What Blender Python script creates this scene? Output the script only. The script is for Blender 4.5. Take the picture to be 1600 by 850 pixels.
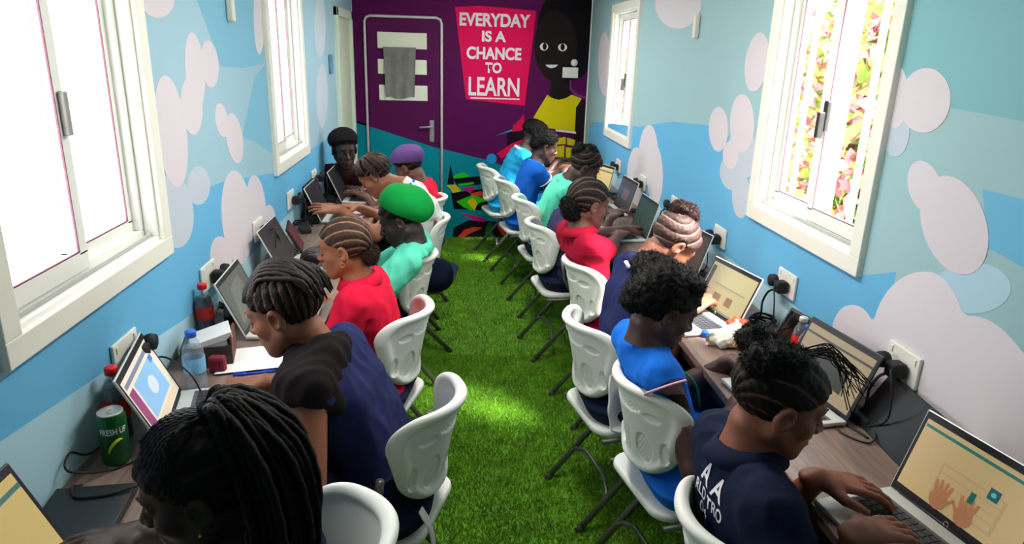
import bpy, bmesh, math, random
import numpy as np
from mathutils import Vector, Matrix
random.seed(7); RNG = np.random.default_rng(7)
for _o in list(bpy.data.objects): bpy.data.objects.remove(_o)
SC = bpy.context.scene; COL = SC.collection
PI = math.pi
# ------------------------------------------------------------------ camera
FPX, PITCH, YAW, ROLL, CAMH = 1083.3, .3082, .0916, -.0312, 1.8784
XL, XR, YE, YB, ZC = -.949, 1.351, 7.06, -1.6, 2.46      # room: left, right, end, back, ceiling
ZD = .83                                                  # worktop height
def _cam():
    cy, sy = math.cos(YAW), math.sin(YAW)
    F = np.array([sy*math.cos(PITCH), cy*math.cos(PITCH), -math.sin(PITCH)]); rt = np.array([cy, -sy, 0]); dn = np.cross(F, rt)
    c, s = math.cos(ROLL), math.sin(ROLL)
    return np.array([c*rt+s*dn, -s*rt+c*dn, F])
CM = _cam()
cam = bpy.data.objects.new('camera', bpy.data.cameras.new('camera')); COL.objects.link(cam)
cam.data.sensor_width = 36; cam.data.lens = FPX/1600*36; cam.data.clip_start = .02
m = Matrix.Identity(4)
for i in range(3):
    m[i][0], m[i][1], m[i][2] = CM[0][i], -CM[1][i], -CM[2][i]
m[2][3] = CAMH
cam.matrix_world = m; SC.camera = cam
def _ray(u, v): return CM.T @ np.array([(u-800)/FPX, (v-425)/FPX, 1.])
def wl(u, v): d = _ray(u, v); t = XL/d[0]; return (d[1]*t, d[2]*t+CAMH)      # a point of the photo on the left wall: (y, z)
def wr(u, v): d = _ray(u, v); t = XR/d[0]; return (d[1]*t, d[2]*t+CAMH)      # right wall
def we(u, v): d = _ray(u, v); t = YE/d[1]; return (d[0]*t, d[2]*t+CAMH)      # end wall: (x, z)
# ------------------------------------------------------------------ world and light
def lin(c):
    return tuple((v/255/12.92 if v <= 10.3 else ((v/255+.055)/1.055)**2.4) for v in c)
W = bpy.data.worlds.new('overcast_sky'); SC.world = W; W.use_nodes = True
bg = W.node_tree.nodes['Background']; bg.inputs[0].default_value = (.93, .97, 1, 1); bg.inputs[1].default_value = 8.0
SUN = bpy.data.lights.new('sun', 'SUN'); SUN.energy = 80; SUN.angle = math.radians(18); SUN.color = (1, .96, .88)
so = bpy.data.objects.new('sun', SUN); COL.objects.link(so)
so.rotation_euler = Vector((-.57, .45, -1)).to_track_quat('-Z', 'Y').to_euler()
SC.view_settings.view_transform = 'Standard'; SC.view_settings.look = 'None'; SC.view_settings.gamma = 1
SC.view_settings.use_curve_mapping = False; SC.view_settings.exposure = 0.12
SC.cycles.use_denoising = True; SC.cycles.max_bounces = 8; SC.cycles.sample_clamp_indirect = 6
SC.cycles.transparent_max_bounces = 12
# ------------------------------------------------------------------ materials
MATS = {}
def mat(name, col, rough=.6, metal=0, bump=0, bscale=200, var=0, vscale=6, emit=0, spec=.5, sheen=0, sub=0, stretch=None):
    if name in MATS: return MATS[name]
    M = bpy.data.materials.new(name); M.use_nodes = True; nt = M.node_tree; P = nt.nodes['Principled BSDF']
    c = lin(col)
    P.inputs['Base Color'].default_value = (*c, 1); P.inputs['Roughness'].default_value = rough; P.inputs['Metallic'].default_value = metal
    P.inputs['Specular IOR Level'].default_value = spec
    if sheen: P.inputs['Sheen Weight'].default_value = sheen
    if sub: P.inputs['Subsurface Weight'].default_value = sub; P.inputs['Subsurface Radius'].default_value = (.012, .005, .003)
    if emit: P.inputs['Emission Color'].default_value = (*c, 1); P.inputs['Emission Strength'].default_value = emit
    if bump or var:
        tc = nt.nodes.new('ShaderNodeTexCoord'); mp = nt.nodes.new('ShaderNodeMapping'); nt.links.new(tc.outputs['Object'], mp.inputs[0])
        if stretch: mp.inputs['Scale'].default_value = stretch
    if var:
        n = nt.nodes.new('ShaderNodeTexNoise'); n.inputs['Scale'].default_value = vscale; n.inputs['Detail'].default_value = 5; nt.links.new(mp.outputs[0], n.inputs['Vector'])
        r = nt.nodes.new('ShaderNodeMapRange'); r.inputs[1].default_value = .3; r.inputs[2].default_value = .7; r.inputs[3].default_value = 1-var; r.inputs[4].default_value = 1+var
        nt.links.new(n.outputs[0], r.inputs[0])
        mx = nt.nodes.new('ShaderNodeVectorMath'); mx.operation = 'SCALE'; mx.inputs[0].default_value = c; nt.links.new(r.outputs[0], mx.inputs['Scale'])
        nt.links.new(mx.outputs[0], P.inputs['Base Color'])
    if bump:
        n2 = nt.nodes.new('ShaderNodeTexNoise'); n2.inputs['Scale'].default_value = bscale; n2.inputs['Detail'].default_value = 3; nt.links.new(mp.outputs[0], n2.inputs['Vector'])
        b = nt.nodes.new('ShaderNodeBump'); b.inputs['Strength'].default_value = bump; b.inputs['Distance'].default_value = .004
        nt.links.new(n2.outputs[0], b.inputs['Height']); nt.links.new(b.outputs[0], P.inputs['Normal'])
    MATS[name] = M; return M
def glass_mat(name, tint=(1, 1, 1), ior=1.35, milk=0):
    if name in MATS: return MATS[name]
    M = bpy.data.materials.new(name); M.use_nodes = True; nt = M.node_tree; nt.nodes.remove(nt.nodes['Principled BSDF'])
    out = nt.nodes['Material Output']; t = nt.nodes.new('ShaderNodeBsdfTransparent'); t.inputs[0].default_value = (*tint, 1)
    g = nt.nodes.new('ShaderNodeBsdfGlossy'); g.inputs['Roughness'].default_value = .03
    mx = nt.nodes.new('ShaderNodeMixShader'); f = nt.nodes.new('ShaderNodeFresnel'); f.inputs[0].default_value = ior
    gb = nt.nodes.new('ShaderNodeNewGeometry'); iv = nt.nodes.new('ShaderNodeMath'); iv.operation = 'SUBTRACT'; iv.inputs[0].default_value = 1; nt.links.new(gb.outputs['Backfacing'], iv.inputs[1]); ml = nt.nodes.new('ShaderNodeMath'); ml.operation = 'MULTIPLY'; nt.links.new(f.outputs[0], ml.inputs[0]); nt.links.new(iv.outputs[0], ml.inputs[1]); nt.links.new(ml.outputs[0], mx.inputs[0]); nt.links.new(t.outputs[0], mx.inputs[1]); nt.links.new(g.outputs[0], mx.inputs[2]); last = mx
    if milk:
        df = nt.nodes.new('ShaderNodeBsdfDiffuse'); df.inputs[0].default_value = (*tint, 1); m2 = nt.nodes.new('ShaderNodeMixShader'); m2.inputs[0].default_value = milk
        nt.links.new(mx.outputs[0], m2.inputs[1]); nt.links.new(df.outputs[0], m2.inputs[2]); last = m2
    nt.links.new(last.outputs[0], out.inputs[0])
    MATS[name] = M; return M
def wood_mat():
    M = bpy.data.materials.new('laminate'); M.use_nodes = True; nt = M.node_tree; P = nt.nodes['Principled BSDF']
    tc = nt.nodes.new('ShaderNodeTexCoord'); mp = nt.nodes.new('ShaderNodeMapping'); mp.inputs['Scale'].default_value = (9, .8, 9); nt.links.new(tc.outputs['Object'], mp.inputs[0])
    n = nt.nodes.new('ShaderNodeTexNoise'); n.inputs['Scale'].default_value = 5; n.inputs['Detail'].default_value = 6; n.inputs['Distortion'].default_value = .6; nt.links.new(mp.outputs[0], n.inputs['Vector'])
    r = nt.nodes.new('ShaderNodeValToRGB'); e = r.color_ramp.elements
    e[0].position = .3; e[0].color = (*lin((104, 82, 72)), 1); e[1].position = .7; e[1].color = (*lin((148, 124, 112)), 1)
    nt.links.new(n.outputs[0], r.inputs[0]); nt.links.new(r.outputs[0], P.inputs['Base Color']); P.inputs['Roughness'].default_value = .38
    return M
# ------------------------------------------------------------------ mesh helpers
def link(name, me, material=None, parent=None):
    o = bpy.data.objects.new(name, me); COL.objects.link(o)
    if material is not None: me.materials.append(material) if not me.materials else None
    if parent is not None: o.parent = parent
    return o
def tag(o, label, cat=None, group=None, kind=None):
    if label: o['label'] = label
    if cat: o['category'] = cat
    if group: o['group'] = group
    if kind: o['kind'] = kind
    return o
def thing(name, label, cat, loc=(0, 0, 0), rz=0, group=None, kind=None):
    o = bpy.data.objects.new(name, None); COL.objects.link(o); o.empty_display_size = .05
    o.location = loc; o.rotation_euler = (0, 0, rz); return tag(o, label, cat, group, kind)
class MB:
    """collects shapes of ONE piece, build() links them as one mesh object"""
    def __init__(s): s.v = []; s.f = []; s.sm = []
    def add(s, vs, fs, smooth=False):
        b = len(s.v); s.v += [tuple(p) for p in vs]; s.f += [tuple(i+b for i in f) for f in fs]; s.sm += [smooth]*len(fs); return s
    def box(s, lo, hi, bev=0, M=None):
        x0, y0, z0 = lo; x1, y1, z1 = hi
        if bev:
            bm = bmesh.new(); bmesh.ops.create_cube(bm, size=1)
            for v in bm.verts: v.co = Vector((x0+(v.co.x+.5)*(x1-x0), y0+(v.co.y+.5)*(y1-y0), z0+(v.co.z+.5)*(z1-z0)))
            bmesh.ops.bevel(bm, geom=bm.edges[:], offset=bev, segments=2, profile=.5, affect='EDGES')
            vs = [v.co.copy() for v in bm.verts]; bm.verts.index_update(); fs = [[v.index for v in f.verts] for f in bm.faces]; bm.free()
        else:
            vs = [Vector(p) for p in ((x0, y0, z0), (x1, y0, z0), (x1, y1, z0), (x0, y1, z0), (x0, y0, z1), (x1, y0, z1), (x1, y1, z1), (x0, y1, z1))]
            fs = [(0, 3, 2, 1), (4, 5, 6, 7), (0, 1, 5, 4), (1, 2, 6, 5), (2, 3, 7, 6), (3, 0, 4, 7)]
        if M is not None: vs = [M @ v for v in vs]
        return s.add(vs, fs, False)
    def tube(s, pts, r, n=8, closed=False, caps=True):
        pts = [Vector(p) for p in pts]; N = len(pts); rs = r if isinstance(r, (list, tuple)) else [r]*N
        vs = []; up = None
        for i, p in enumerate(pts):
            a = pts[(i-1) % N] if (i > 0 or closed) else p; b = pts[(i+1) % N] if (i < N-1 or closed) else p
            t = (b-a).normalized()
            if up is None: up = t.orthogonal().normalized()
            up = (up-t*up.dot(t)); up = up.normalized() if up.length > 1e-6 else t.orthogonal().normalized()
            w = t.cross(up)
            for k in range(n):
                an = 2*PI*k/n; vs.append(p+(up*math.cos(an)+w*math.sin(an))*rs[i])
        fs = []
        for i in range(N if closed else N-1):
            j = (i+1) % N
            for k in range(n): fs.append((i*n+k, i*n+(k+1) % n, j*n+(k+1) % n, j*n+k))
        if caps and not closed: fs.append(tuple(range(n))[::-1]); fs.append(tuple((N-1)*n+k for k in range(n)))
        return s.add(vs, fs, True)
    def lathe(s, prof, n=20, M=None):
        vs = []; fs = []
        for r, z in prof:
            for k in range(n): an = 2*PI*k/n; vs.append(Vector((r*math.cos(an), r*math.sin(an), z)))
        for i in range(len(prof)-1):
            for k in range(n): fs.append((i*n+k, i*n+(k+1) % n, (i+1)*n+(k+1) % n, (i+1)*n+k))
        if M is not None: vs = [M @ v for v in vs]
        return s.add(vs, fs, True)
    def prism(s, poly, fn, t):
        """poly: list of (a, b); fn(a, b, h) -> xyz; extruded from h=0 to h=t"""
        n = len(poly); vs = [Vector(fn(a, b, 0)) for a, b in poly]+[Vector(fn(a, b, t)) for a, b in poly]
        fs = [tuple(range(n)), tuple(range(n, 2*n))[::-1]]+[(i, i+n, (i+1) % n+n, (i+1) % n) for i in range(n)]
        return s.add(vs, fs, False)
    def mesh(s, name='piece'):
        me = bpy.data.meshes.new(name); me.from_pydata([tuple(v) for v in s.v], [], s.f); me.update()
        me.polygons.foreach_set('use_smooth', s.sm)
        bm = bmesh.new(); bm.from_mesh(me); bmesh.ops.recalc_face_normals(bm, faces=bm.faces[:]); bm.to_mesh(me); bm.free()
        return me
    def build(s, name, material, parent=None): return link(name, s.mesh(name), material, parent)
def ellpoly(cx, cy, rx, ry, ang=0, n=28):
    a = math.radians(ang); c, s = math.cos(a), math.sin(a)
    return [(cx+rx*math.cos(t)*c-ry*math.sin(t)*s, cy+rx*math.cos(t)*s+ry*math.sin(t)*c) for t in [2*PI*k/n for k in range(n)]]
def text_mesh(txt, size, bold=0., extrude=.002, name='lettering', shear=0, space=1.):
    cu = bpy.data.curves.new(name, 'FONT'); cu.body = txt; cu.size = size; cu.offset = bold; cu.extrude = extrude; cu.align_x = 'CENTER'; cu.align_y = 'CENTER'; cu.shear = shear; cu.space_character = space
    o = bpy.data.objects.new(name, cu); COL.objects.link(o); bpy.context.view_layer.update()
    me = bpy.data.meshes.new_from_object(o.evaluated_get(bpy.context.evaluated_depsgraph_get())); bpy.data.objects.remove(o); bpy.data.curves.remove(cu)
    me.name = name; me.materials.clear(); return me
def fit_text(txt, w, h, bold=.0, extrude=.002, name='lettering'):
    me = text_mesh(txt, 1, bold, .0, name)
    co = np.empty(len(me.vertices)*3); me.vertices.foreach_get('co', co); co = co.reshape(-1, 3)
    lo, hi = co.min(0), co.max(0); co[:, 0] = (co[:, 0]-(lo[0]+hi[0])/2)*w/(hi[0]-lo[0]); co[:, 1] = (co[:, 1]-(lo[1]+hi[1])/2)*h/(hi[1]-lo[1]); co[:, 2] = 0
    me.vertices.foreach_set('co', co.ravel()); me.update(); return me
# ------------------------------------------------------------------ signed-distance modelling (numpy) + surface nets
class SDF:
    def __init__(s, lo, hi, h):
        s.lo = np.array(lo, np.float32); s.h = h; n = np.ceil((np.array(hi)-np.array(lo))/h).astype(int)+1
        s.n = n; s.D = np.full(n, 1e3, np.float32); s.ax = [s.lo[i]+h*np.arange(n[i], dtype=np.float32) for i in range(3)]
    def region(s, lo, hi):
        i0 = np.clip(np.floor((np.array(lo)-s.lo)/s.h).astype(int), 0, s.n); i1 = np.clip(np.ceil((np.array(hi)-s.lo)/s.h).astype(int)+1, 0, s.n)
        sl = tuple(slice(a, b) for a, b in zip(i0, i1))
        return sl, s.ax[0][sl[0]][:, None, None], s.ax[1][sl[1]][None, :, None], s.ax[2][sl[2]][None, None, :]
    def merge(s, sl, d, k, sub=False):
        a = s.D[sl]
        if a.size == 0: return
        if sub:
            d = -d; hh = np.maximum(k-np.abs(a-d), 0)/k if k else 0; s.D[sl] = np.maximum(a, d)+(hh*hh*k/4 if k else 0)
        else:
            hh = np.maximum(k-np.abs(a-d), 0)/k if k else 0; s.D[sl] = np.minimum(a, d)-(hh*hh*k/4 if k else 0)
    def cone(s, a, b, ra, rb, k=.02, sub=False, flat=1., up=None, cut=None):
        """tapered capsule; flat<1 squashes it along up; cut=(t0,t1) trims the ends flat"""
        a = np.array(a, np.float32); b = np.array(b, np.float32); R = max(ra, rb)+k+2*s.h
        sl, X, Y, Z = s.region(np.minimum(a, b)-R, np.maximum(a, b)+R)
        ab = b-a; L2 = float(ab@ab)+1e-9
        px, py, pz = X-a[0], Y-a[1], Z-a[2]
        t0 = (px*ab[0]+py*ab[1]+pz*ab[2])/L2; t = np.clip(t0, 0, 1)
        qx, qy, qz = px-t*ab[0], py-t*ab[1], pz-t*ab[2]
        q2 = qx*qx+qy*qy+qz*qz
        if flat != 1:
            u = np.array(up, np.float32); u /= np.linalg.norm(u); w = qx*u[0]+qy*u[1]+qz*u[2]; q2 = q2+w*w*(1/flat**2-1)
        d = np.sqrt(q2)-(ra+(rb-ra)*t)
        if flat != 1: d = d*flat**.5
        if cut is not None:
            L = math.sqrt(L2); d = np.maximum(d, np.maximum((cut[0]-t0)*L, (t0-cut[1])*L))
        s.merge(sl, d.astype(np.float32), k, sub)
    def ell(s, c, r, k=.02, R=None, sub=False):
        c = np.array(c, np.float32); r = np.array(r, np.float32); m_ = r.max()+k+2*s.h
        sl, X, Y, Z = s.region(c-m_, c+m_); x, y, z = X-c[0], Y-c[1], Z-c[2]
        if R is not None: x, y, z = (x*R[i][0]+y*R[i][1]+z*R[i][2] for i in range(3))
        k0 = np.sqrt((x/r[0])**2+(y/r[1])**2+(z/r[2])**2); k1 = np.sqrt((x/r[0]**2)**2+(y/r[1]**2)**2+(z/r[2]**2)**2)+1e-6
        s.merge(sl, (k0*(k0-1)/k1).astype(np.float32), k, sub)
    def plane(s, p, n):                     # keep the side n points away from
        d = (s.ax[0][:, None, None]-p[0])*n[0]+(s.ax[1][None, :, None]-p[1])*n[1]+(s.ax[2][None, None, :]-p[2])*n[2]
        s.D = np.maximum(s.D, d)
    def nets(s):
        D = s.D; S = D < 0; n = s.n
        c = np.zeros(n-1, np.int8)
        for i in (0, 1):
            for j in (0, 1):
                for k in (0, 1): c += S[i:n[0]-1+i, j:n[1]-1+j, k:n[2]-1+k]
        idx = np.argwhere((c > 0) & (c < 8)); ids = np.full(n-1, -1, np.int32); ids[tuple(idx.T)] = np.arange(len(idx))
        cor = np.array([(i, j, k) for i in (0, 1) for j in (0, 1) for k in (0, 1)])
        val = np.stack([D[tuple((idx+q).T)] for q in cor], 1)
        acc = np.zeros((len(idx), 3)); cnt = np.zeros(len(idx))
        for a in range(8):
            for b in range(a+1, 8):
                if np.abs(cor[a]-cor[b]).sum() != 1: continue
                va, vb = val[:, a], val[:, b]; mk = (va < 0) != (vb < 0); t = np.where(mk, va/np.where(mk, va-vb, 1), 0)
                p = cor[a]+t[:, None]*(cor[b]-cor[a]); acc += p*mk[:, None]; cnt += mk
        V = s.lo+s.h*(idx+acc/cnt[:, None])
        Q = []
        for ax in range(3):
            o1, o2 = (ax+1) % 3, (ax+2) % 3
            sa = [slice(1, n[i]-1) for i in range(3)]; sb = list(sa); sa[ax] = slice(0, n[ax]-1); sb[ax] = slice(1, n[ax])
            A, B = S[tuple(sa)], S[tuple(sb)]; e = np.argwhere(A != B)
            if not len(e): continue
            fl = A[tuple(e.T)]; base = e+1; base[:, ax] -= 1
            u = np.zeros(3, int); w = np.zeros(3, int); u[o1] = 1; w[o2] = 1
            q = np.stack([ids[tuple((base-u-w).T)], ids[tuple((base-w).T)], ids[tuple(base.T)], ids[tuple((base-u).T)]], 1)
            q[~fl] = q[~fl][:, ::-1]; Q.append(q)
        return V, np.concatenate(Q)
def np_mesh(name, V, Q, smooth=True):
    me = bpy.data.meshes.new(name); me.vertices.add(len(V)); me.vertices.foreach_set('co', np.asarray(V, np.float32).ravel())
    nq, c = Q.shape; me.loops.add(nq*c); me.loops.foreach_set('vertex_index', Q.astype(np.int32).ravel())
    me.polygons.add(nq); me.polygons.foreach_set('loop_start', np.arange(0, nq*c, c, dtype=np.int32)); me.polygons.foreach_set('loop_total', np.full(nq, c, np.int32))
    me.update(calc_edges=True); me.validate()
    if smooth: me.polygons.foreach_set('use_smooth', np.ones(len(me.polygons), bool))
    return me
def vnormals(me):
    a = np.empty(len(me.vertices)*3, np.float32); me.vertex_normals.foreach_get('vector', a); return a.reshape(-1, 3)
def displace(me, fn):
    co = np.empty(len(me.vertices)*3, np.float32); me.vertices.foreach_get('co', co); co = co.reshape(-1, 3)
    co = co+vnormals(me)*fn(co)[:, None]; me.vertices.foreach_set('co', co.astype(np.float32).ravel()); me.update()
def wob(p, f, seed=0):
    r = np.random.default_rng(seed); o = np.zeros(len(p))
    for i in range(7):
        d = r.normal(size=3); d /= np.linalg.norm(d); o += np.sin(p@d*f*r.uniform(.6, 1.7)+r.uniform(0, 6.28))
    return o/3.5
def col_attr(me, vals):
    a = me.attributes.new('tone', 'FLOAT', 'POINT'); a.data.foreach_set('value', np.asarray(vals, np.float32))
# ------------------------------------------------------------------ the room
WHITE = mat('upvc_white', (240, 240, 232), .35)
OUT = .10                                   # wall thickness
L1W, L2W, R1W, R2W = (1.415, 2.325), (3.79, 4.69), (2.075, 2.98), (5.19, 6.10)
WZ0, WZ1 = 1.20, 2.27                       # outer edge of the window trims
def side_wall(name, sgn, X, wins, col):
    mb = MB(); tr = .055
    def bx(y0, y1, z0, z1): mb.box((min(X, X+sgn*OUT), y0, z0), (max(X, X+sgn*OUT), y1, z1))
    y = YB-.1
    for a, b in wins: bx(y, a+tr, 0, ZC); bx(a+tr, b-tr, 0, WZ0+tr); bx(a+tr, b-tr, WZ1-tr, ZC); y = b-tr
    bx(y, YE+.1, 0, ZC)
    return tag(mb.build(name, col), None, kind='structure')
wall_l = side_wall('wall_left', -1, XL, (L1W, L2W), mat('mural_sky', (158, 192, 206), .6, var=.03, vscale=1.2, spec=.15))
wall_r = side_wall('wall_right', 1, XR, (R1W, R2W), mat('mural_sky_green', (158, 192, 196), .6, var=.03, vscale=1.2, spec=.15))
wall_e = tag(MB().box((XL, YE, 0), (XR, YE+.1, ZC)).build('wall_end', mat('mural_purple', (84, 10, 74), .65, var=.06, spec=.12)), None, kind='structure')
tag(MB().box((XL, YB-.1, 0), (XR, YB, ZC)).build('wall_back', mat('mural_sky', (150, 197, 216))), None, kind='structure')
tag(MB().box((XL-.1, YB-.1, ZC), (XR+.1, YE+.1, ZC+.08)).build('ceiling', mat('ceiling_white', (236, 238, 236), .6)), None, kind='structure')
turf_m = mat('turf', (84, 134, 10), .9, bump=.6, bscale=260, var=.35, vscale=9)
tag(MB().box((XL-.1, YB-.1, -.08), (XR+.1, YE+.1, 0)).build('floor', turf_m), None, kind='structure')
# artificial grass pile
def grass():
    n = 150000
    y = YE-.02-(YE-1.6)*RNG.random(n)**1.25; y = np.where(RNG.random(n) < .45, 1.5+RNG.random(n)*2.6, y); x = -.50+RNG.random(n)*1.55
    h = .012+.010*RNG.random(n); a = RNG.random(n)*2*PI; w = .0022+.001*RNG.random(n)
    b = np.stack([x, y, np.zeros(n)], 1); dv = np.stack([np.cos(a), np.sin(a), np.zeros(n)], 1)*w[:, None]
    tip = b+np.stack([RNG.normal(0, .006, n), RNG.normal(0, .006, n), h], 1)
    V = np.stack([b-dv, b+dv, tip], 1).reshape(-1, 3); Q = np.arange(3*n).reshape(-1, 3)
    me = np_mesh('turf_pile', V, Q, False)
    me.materials.append(mat('turf_blade', (98, 150, 10), .8, var=.35, vscale=7)); o = link('turf_pile', me)
    tag(o, 'bright green artificial grass pile covering the aisle floor', 'artificial grass', kind='stuff')
grass()
# ---- flat print of the murals: thin vinyl shapes on the walls
def vinyl(wall, side, name, polys, col, layer, rough=.45):
    """polys: outlines on that wall; every outline is one flat shape of the print"""
    t = .0008*layer; mm = mat('vinyl_%d_%d_%d' % col, col, .65, spec=.12)
    for i_, poly in enumerate(polys):
        t = .0004*layer+.00002*i_
        if side == 'l': MB().prism(poly, lambda a, b, h: (XL+h, a, b), t).build(name, mm, wall)
        elif side == 'r': MB().prism(poly, lambda a, b, h: (XR-h, a, b), t).build(name, mm, wall)
        else: MB().prism(poly, lambda a, b, h: (a, YE-h, b), t).build(name, mm, wall)
def smooth_poly(P, n=2):
    for _ in range(n):
        Q = []
        for i, a in enumerate(P):
            b = P[(i+1) % len(P)]; Q += [(.75*a[0]+.25*b[0], .75*a[1]+.25*b[1]), (.25*a[0]+.75*b[0], .25*a[1]+.75*b[1])]
        P = Q
    return P
def L(*p): return [wl(*q) for q in p]
def Rr(*p): return [wr(*q) for q in p]
def E_(*p): return [we(*q) for q in p]
def LE(cx, cy, rx, ry, a=0): return [wl(*q) for q in ellpoly(cx, cy, rx, ry, a)]
def RE(cx, cy, rx, ry, a=0): return [wr(*q) for q in ellpoly(cx, cy, rx, ry, a)]
def EE(cx, cy, rx, ry, a=0): return [we(*q) for q in ellpoly(cx, cy, rx, ry, a)]
BLUE, PALE, CLOUD, LILAC = (104, 178, 218), (166, 204, 220), (216, 207, 212), (190, 200, 210)
zb = ZD+.0
vinyl(wall_l, 'l', 'blue_band', [[(.2, 1.18), (1.0, 1.16), (1.5, 1.19), wl(262, 385), wl(290, 330), wl(315, 298), wl(350, 283), wl(430, 270), (5.2, 1.2), (6.0, 1.2), (6.0, .95), wl(440, 345), wl(320, 478), wl(190, 563), wl(0, 690), (.9, 1.02), (.2, 1.0)]], BLUE, 1)
vinyl(wall_l, 'l', 'pale_band', [[(.2, 1.0), (.9, 1.02), wl(0, 690), wl(190, 563), wl(320, 478), wl(440, 345), (6.0, .95), (6.0, .6), (.2, .6)]], (172, 210, 224), 1)
vinyl(wall_l, 'l', 'blue_band', [L((296, -30), (410, -30), (412, 100), (380, 106), (345, 104), (330, 60)), L((425, 240), (415, 100), (398, 120), (378, 215), (400, 222))], (126, 182, 206), 1)
vinyl(wall_l, 'l', 'pale_shade', [LE(272, 330, 30, 58, -6), LE(310, 290, 18, 30), LE(500, 40, 9, 50), LE(503, 150, 9, 50)], LILAC, 2)
vinyl(wall_l, 'l', 'cloud', [LE(267, 205, 24, 88, -7), LE(304, 110, 15, 60, -5), LE(327, 100, 14, 37, -5), LE(299, 165, 17, 46, -4), LE(346, 188, 10, 27, -8), LE(366, 216, 13, 40, -8), LE(246, 0, 26, 28),
      LE(370, 340, 24, 74, -4), LE(400, 325, 15, 52, -4), LE(345, 402, 17, 33, -4), LE(420, 350, 11, 30), LE(405, 25, 9, 60)], CLOUD, 3)
vinyl(wall_r, 'r', 'blue_band', [[wr(925, 190), wr(1000, 198), wr(1050, 190), wr(1110, 196), wr(1168, 230), wr(1172, 335), wr(1350, 430), wr(1400, 425), (1.9, 1.02), (.2, 1.02), (.2, .6), (6.9, .6), (6.9, 1.1)]], BLUE, 1)
vinyl(wall_r, 'r', 'teal_band', [[wr(1430, -60), (.2, 2.4), (.2, 1.75), wr(1600, 190), wr(1485, 168), wr(1400, 160)]], (130, 182, 188), 1)
vinyl(wall_r, 'r', 'blue_band', [[wr(1535, 295), wr(1600, 312), (.9, 1.35), (.9, 1.2), wr(1600, 418), wr(1545, 388)]], (112, 182, 214), 1)
vinyl(wall_r, 'r', 'pale_band', [[(6.9, .93), (3.6, .945), (2.2, .955), (2.2, .6), (6.9, .6)]], (176, 210, 222), 2)
vinyl(wall_r, 'r', 'pale_shade', [RE(1520, 450, 60, 40)], (176, 208, 222), 2)
vinyl(wall_r, 'r', 'pale_shade', [RE(1147, 268, 22, 30), RE(1158, 305, 14, 36), RE(1160, 240, 24, 40), RE(1400, 200, 22, 45)], LILAC, 3)
vinyl(wall_r, 'r', 'cloud', [RE(1446, 157, 40, 51, 8), RE(1400, 150, 20, 50), RE(1492, 352, 50, 80, -18), RE(1446, 292, 26, 42, -16), RE(1123, 202, 15, 35), RE(1160, 193, 19, 46), RE(1142, 242, 12, 22),
      RE(1183, 97, 18, 47, 8), RE(1013, 242, 15, 47, 2), RE(993, 280, 14, 50, 2), RE(1024, 275, 12, 48), RE(1060, 5, 36, 40), RE(945, 100, 10, 50)], CLOUD, 4)
vinyl(wall_r, 'r', 'cloud', [smooth_poly([wr(1297, 560), wr(1300, 505), wr(1315, 480), wr(1335, 475), wr(1353, 484), wr(1365, 505), wr(1373, 478), wr(1390, 450), wr(1412, 432), wr(1435, 424), wr(1460, 425), wr(1480, 440), wr(1497, 466), wr(1506, 494), wr(1530, 494), wr(1560, 508), wr(1590, 538), wr(1620, 580), (1.0, 1.0), (.5, .98), (.5, .6), (2.05, .6), (2.05, .9)])], (222, 213, 218), 4)
# ---- end wall mural
TEAL = (0, 132, 150)
vinyl(wall_e, 'e', 'teal_field', [[we(545, 188), we(665, 226), we(760, 250), we(830, 275), we(930, 290), (XR, .0), (XL, .0), (XL, we(545, 188)[1])]], TEAL, 1)
PINK = (224, 10, 84)
vinyl(wall_e, 'e', 'pink_sign', [E_((711, 11), (750, 9), (838, 17), (820, 165), (728, 155))], PINK, 2)
def end_text(txt, u0, v0, u1, v1, bold=.035):
    x0, z0 = we(u0, v0); x1, z1 = we(u1, v1); me = fit_text(txt, x1-x0, z1-z0, bold)
    o = link('lettering', me, mat('print_white', (236, 232, 236), .5), wall_e); o.location = ((x0+x1)/2, YE-.0014, (z0+z1)/2); o.rotation_euler = (PI/2, 0, 0)
end_text('EVERYDAY', 718, 40, 829, 23); end_text('IS A', 753, 65, 791, 49); end_text('CHANCE', 729, 92, 815, 75); end_text('TO', 758, 114, 784, 98)
end_text('LEARN', 732, 149, 812, 122, .02)
vinyl(wall_e, 'e', 'underline', [E_((735, 152), (812, 154), (812, 156), (735, 154))], (236, 232, 236), 3)
SK, HR, YEL = (30, 20, 20), (14, 8, 14), (214, 196, 6)
vinyl(wall_e, 'e', 'painted_hair', [EE(886, 40, 46, 62, 6), EE(905, 60, 22, 60)], HR, 2)
vinyl(wall_e, 'e', 'painted_skin', [EE(868, 72, 33, 56), E_((862, 110), (893, 105), (896, 165), (858, 165)), E_((893, 148), (909, 154), (917, 165), (914, 232), (897, 232), (897, 170)), E_((852, 150), (860, 150), (838, 200), (826, 198))], SK, 3)
vinyl(wall_e, 'e', 'painted_top', [E_((855, 148), (862, 153), (873, 156), (885, 153), (893, 148), (909, 154), (900, 168), (898, 206), (870, 202), (826, 196))], YEL, 4)
vinyl(wall_e, 'e', 'painted_belt', [E_((868, 202), (900, 206), (900, 209), (868, 205))], (230, 226, 230), 5)
vinyl(wall_e, 'e', 'painted_block', [E_((870, 216), (884, 214), (884, 225), (869, 226)), E_((886, 215), (899, 219), (897, 228), (886, 226)), E_((868, 229), (882, 227), (881, 248), (867, 246)), E_((884, 230), (896, 231), (893, 246), (884, 248))], YEL, 4)
vinyl(wall_e, 'e', 'painted_eye', [EE(850, 73, 6.5, 6), EE(879, 74, 7, 6)], (232, 228, 230), 5)
vinyl(wall_e, 'e', 'painted_pupil', [EE(851, 72.5, 3.2, 5.4), EE(879, 73.5, 3.4, 5.4)], (12, 8, 10), 6)
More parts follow.
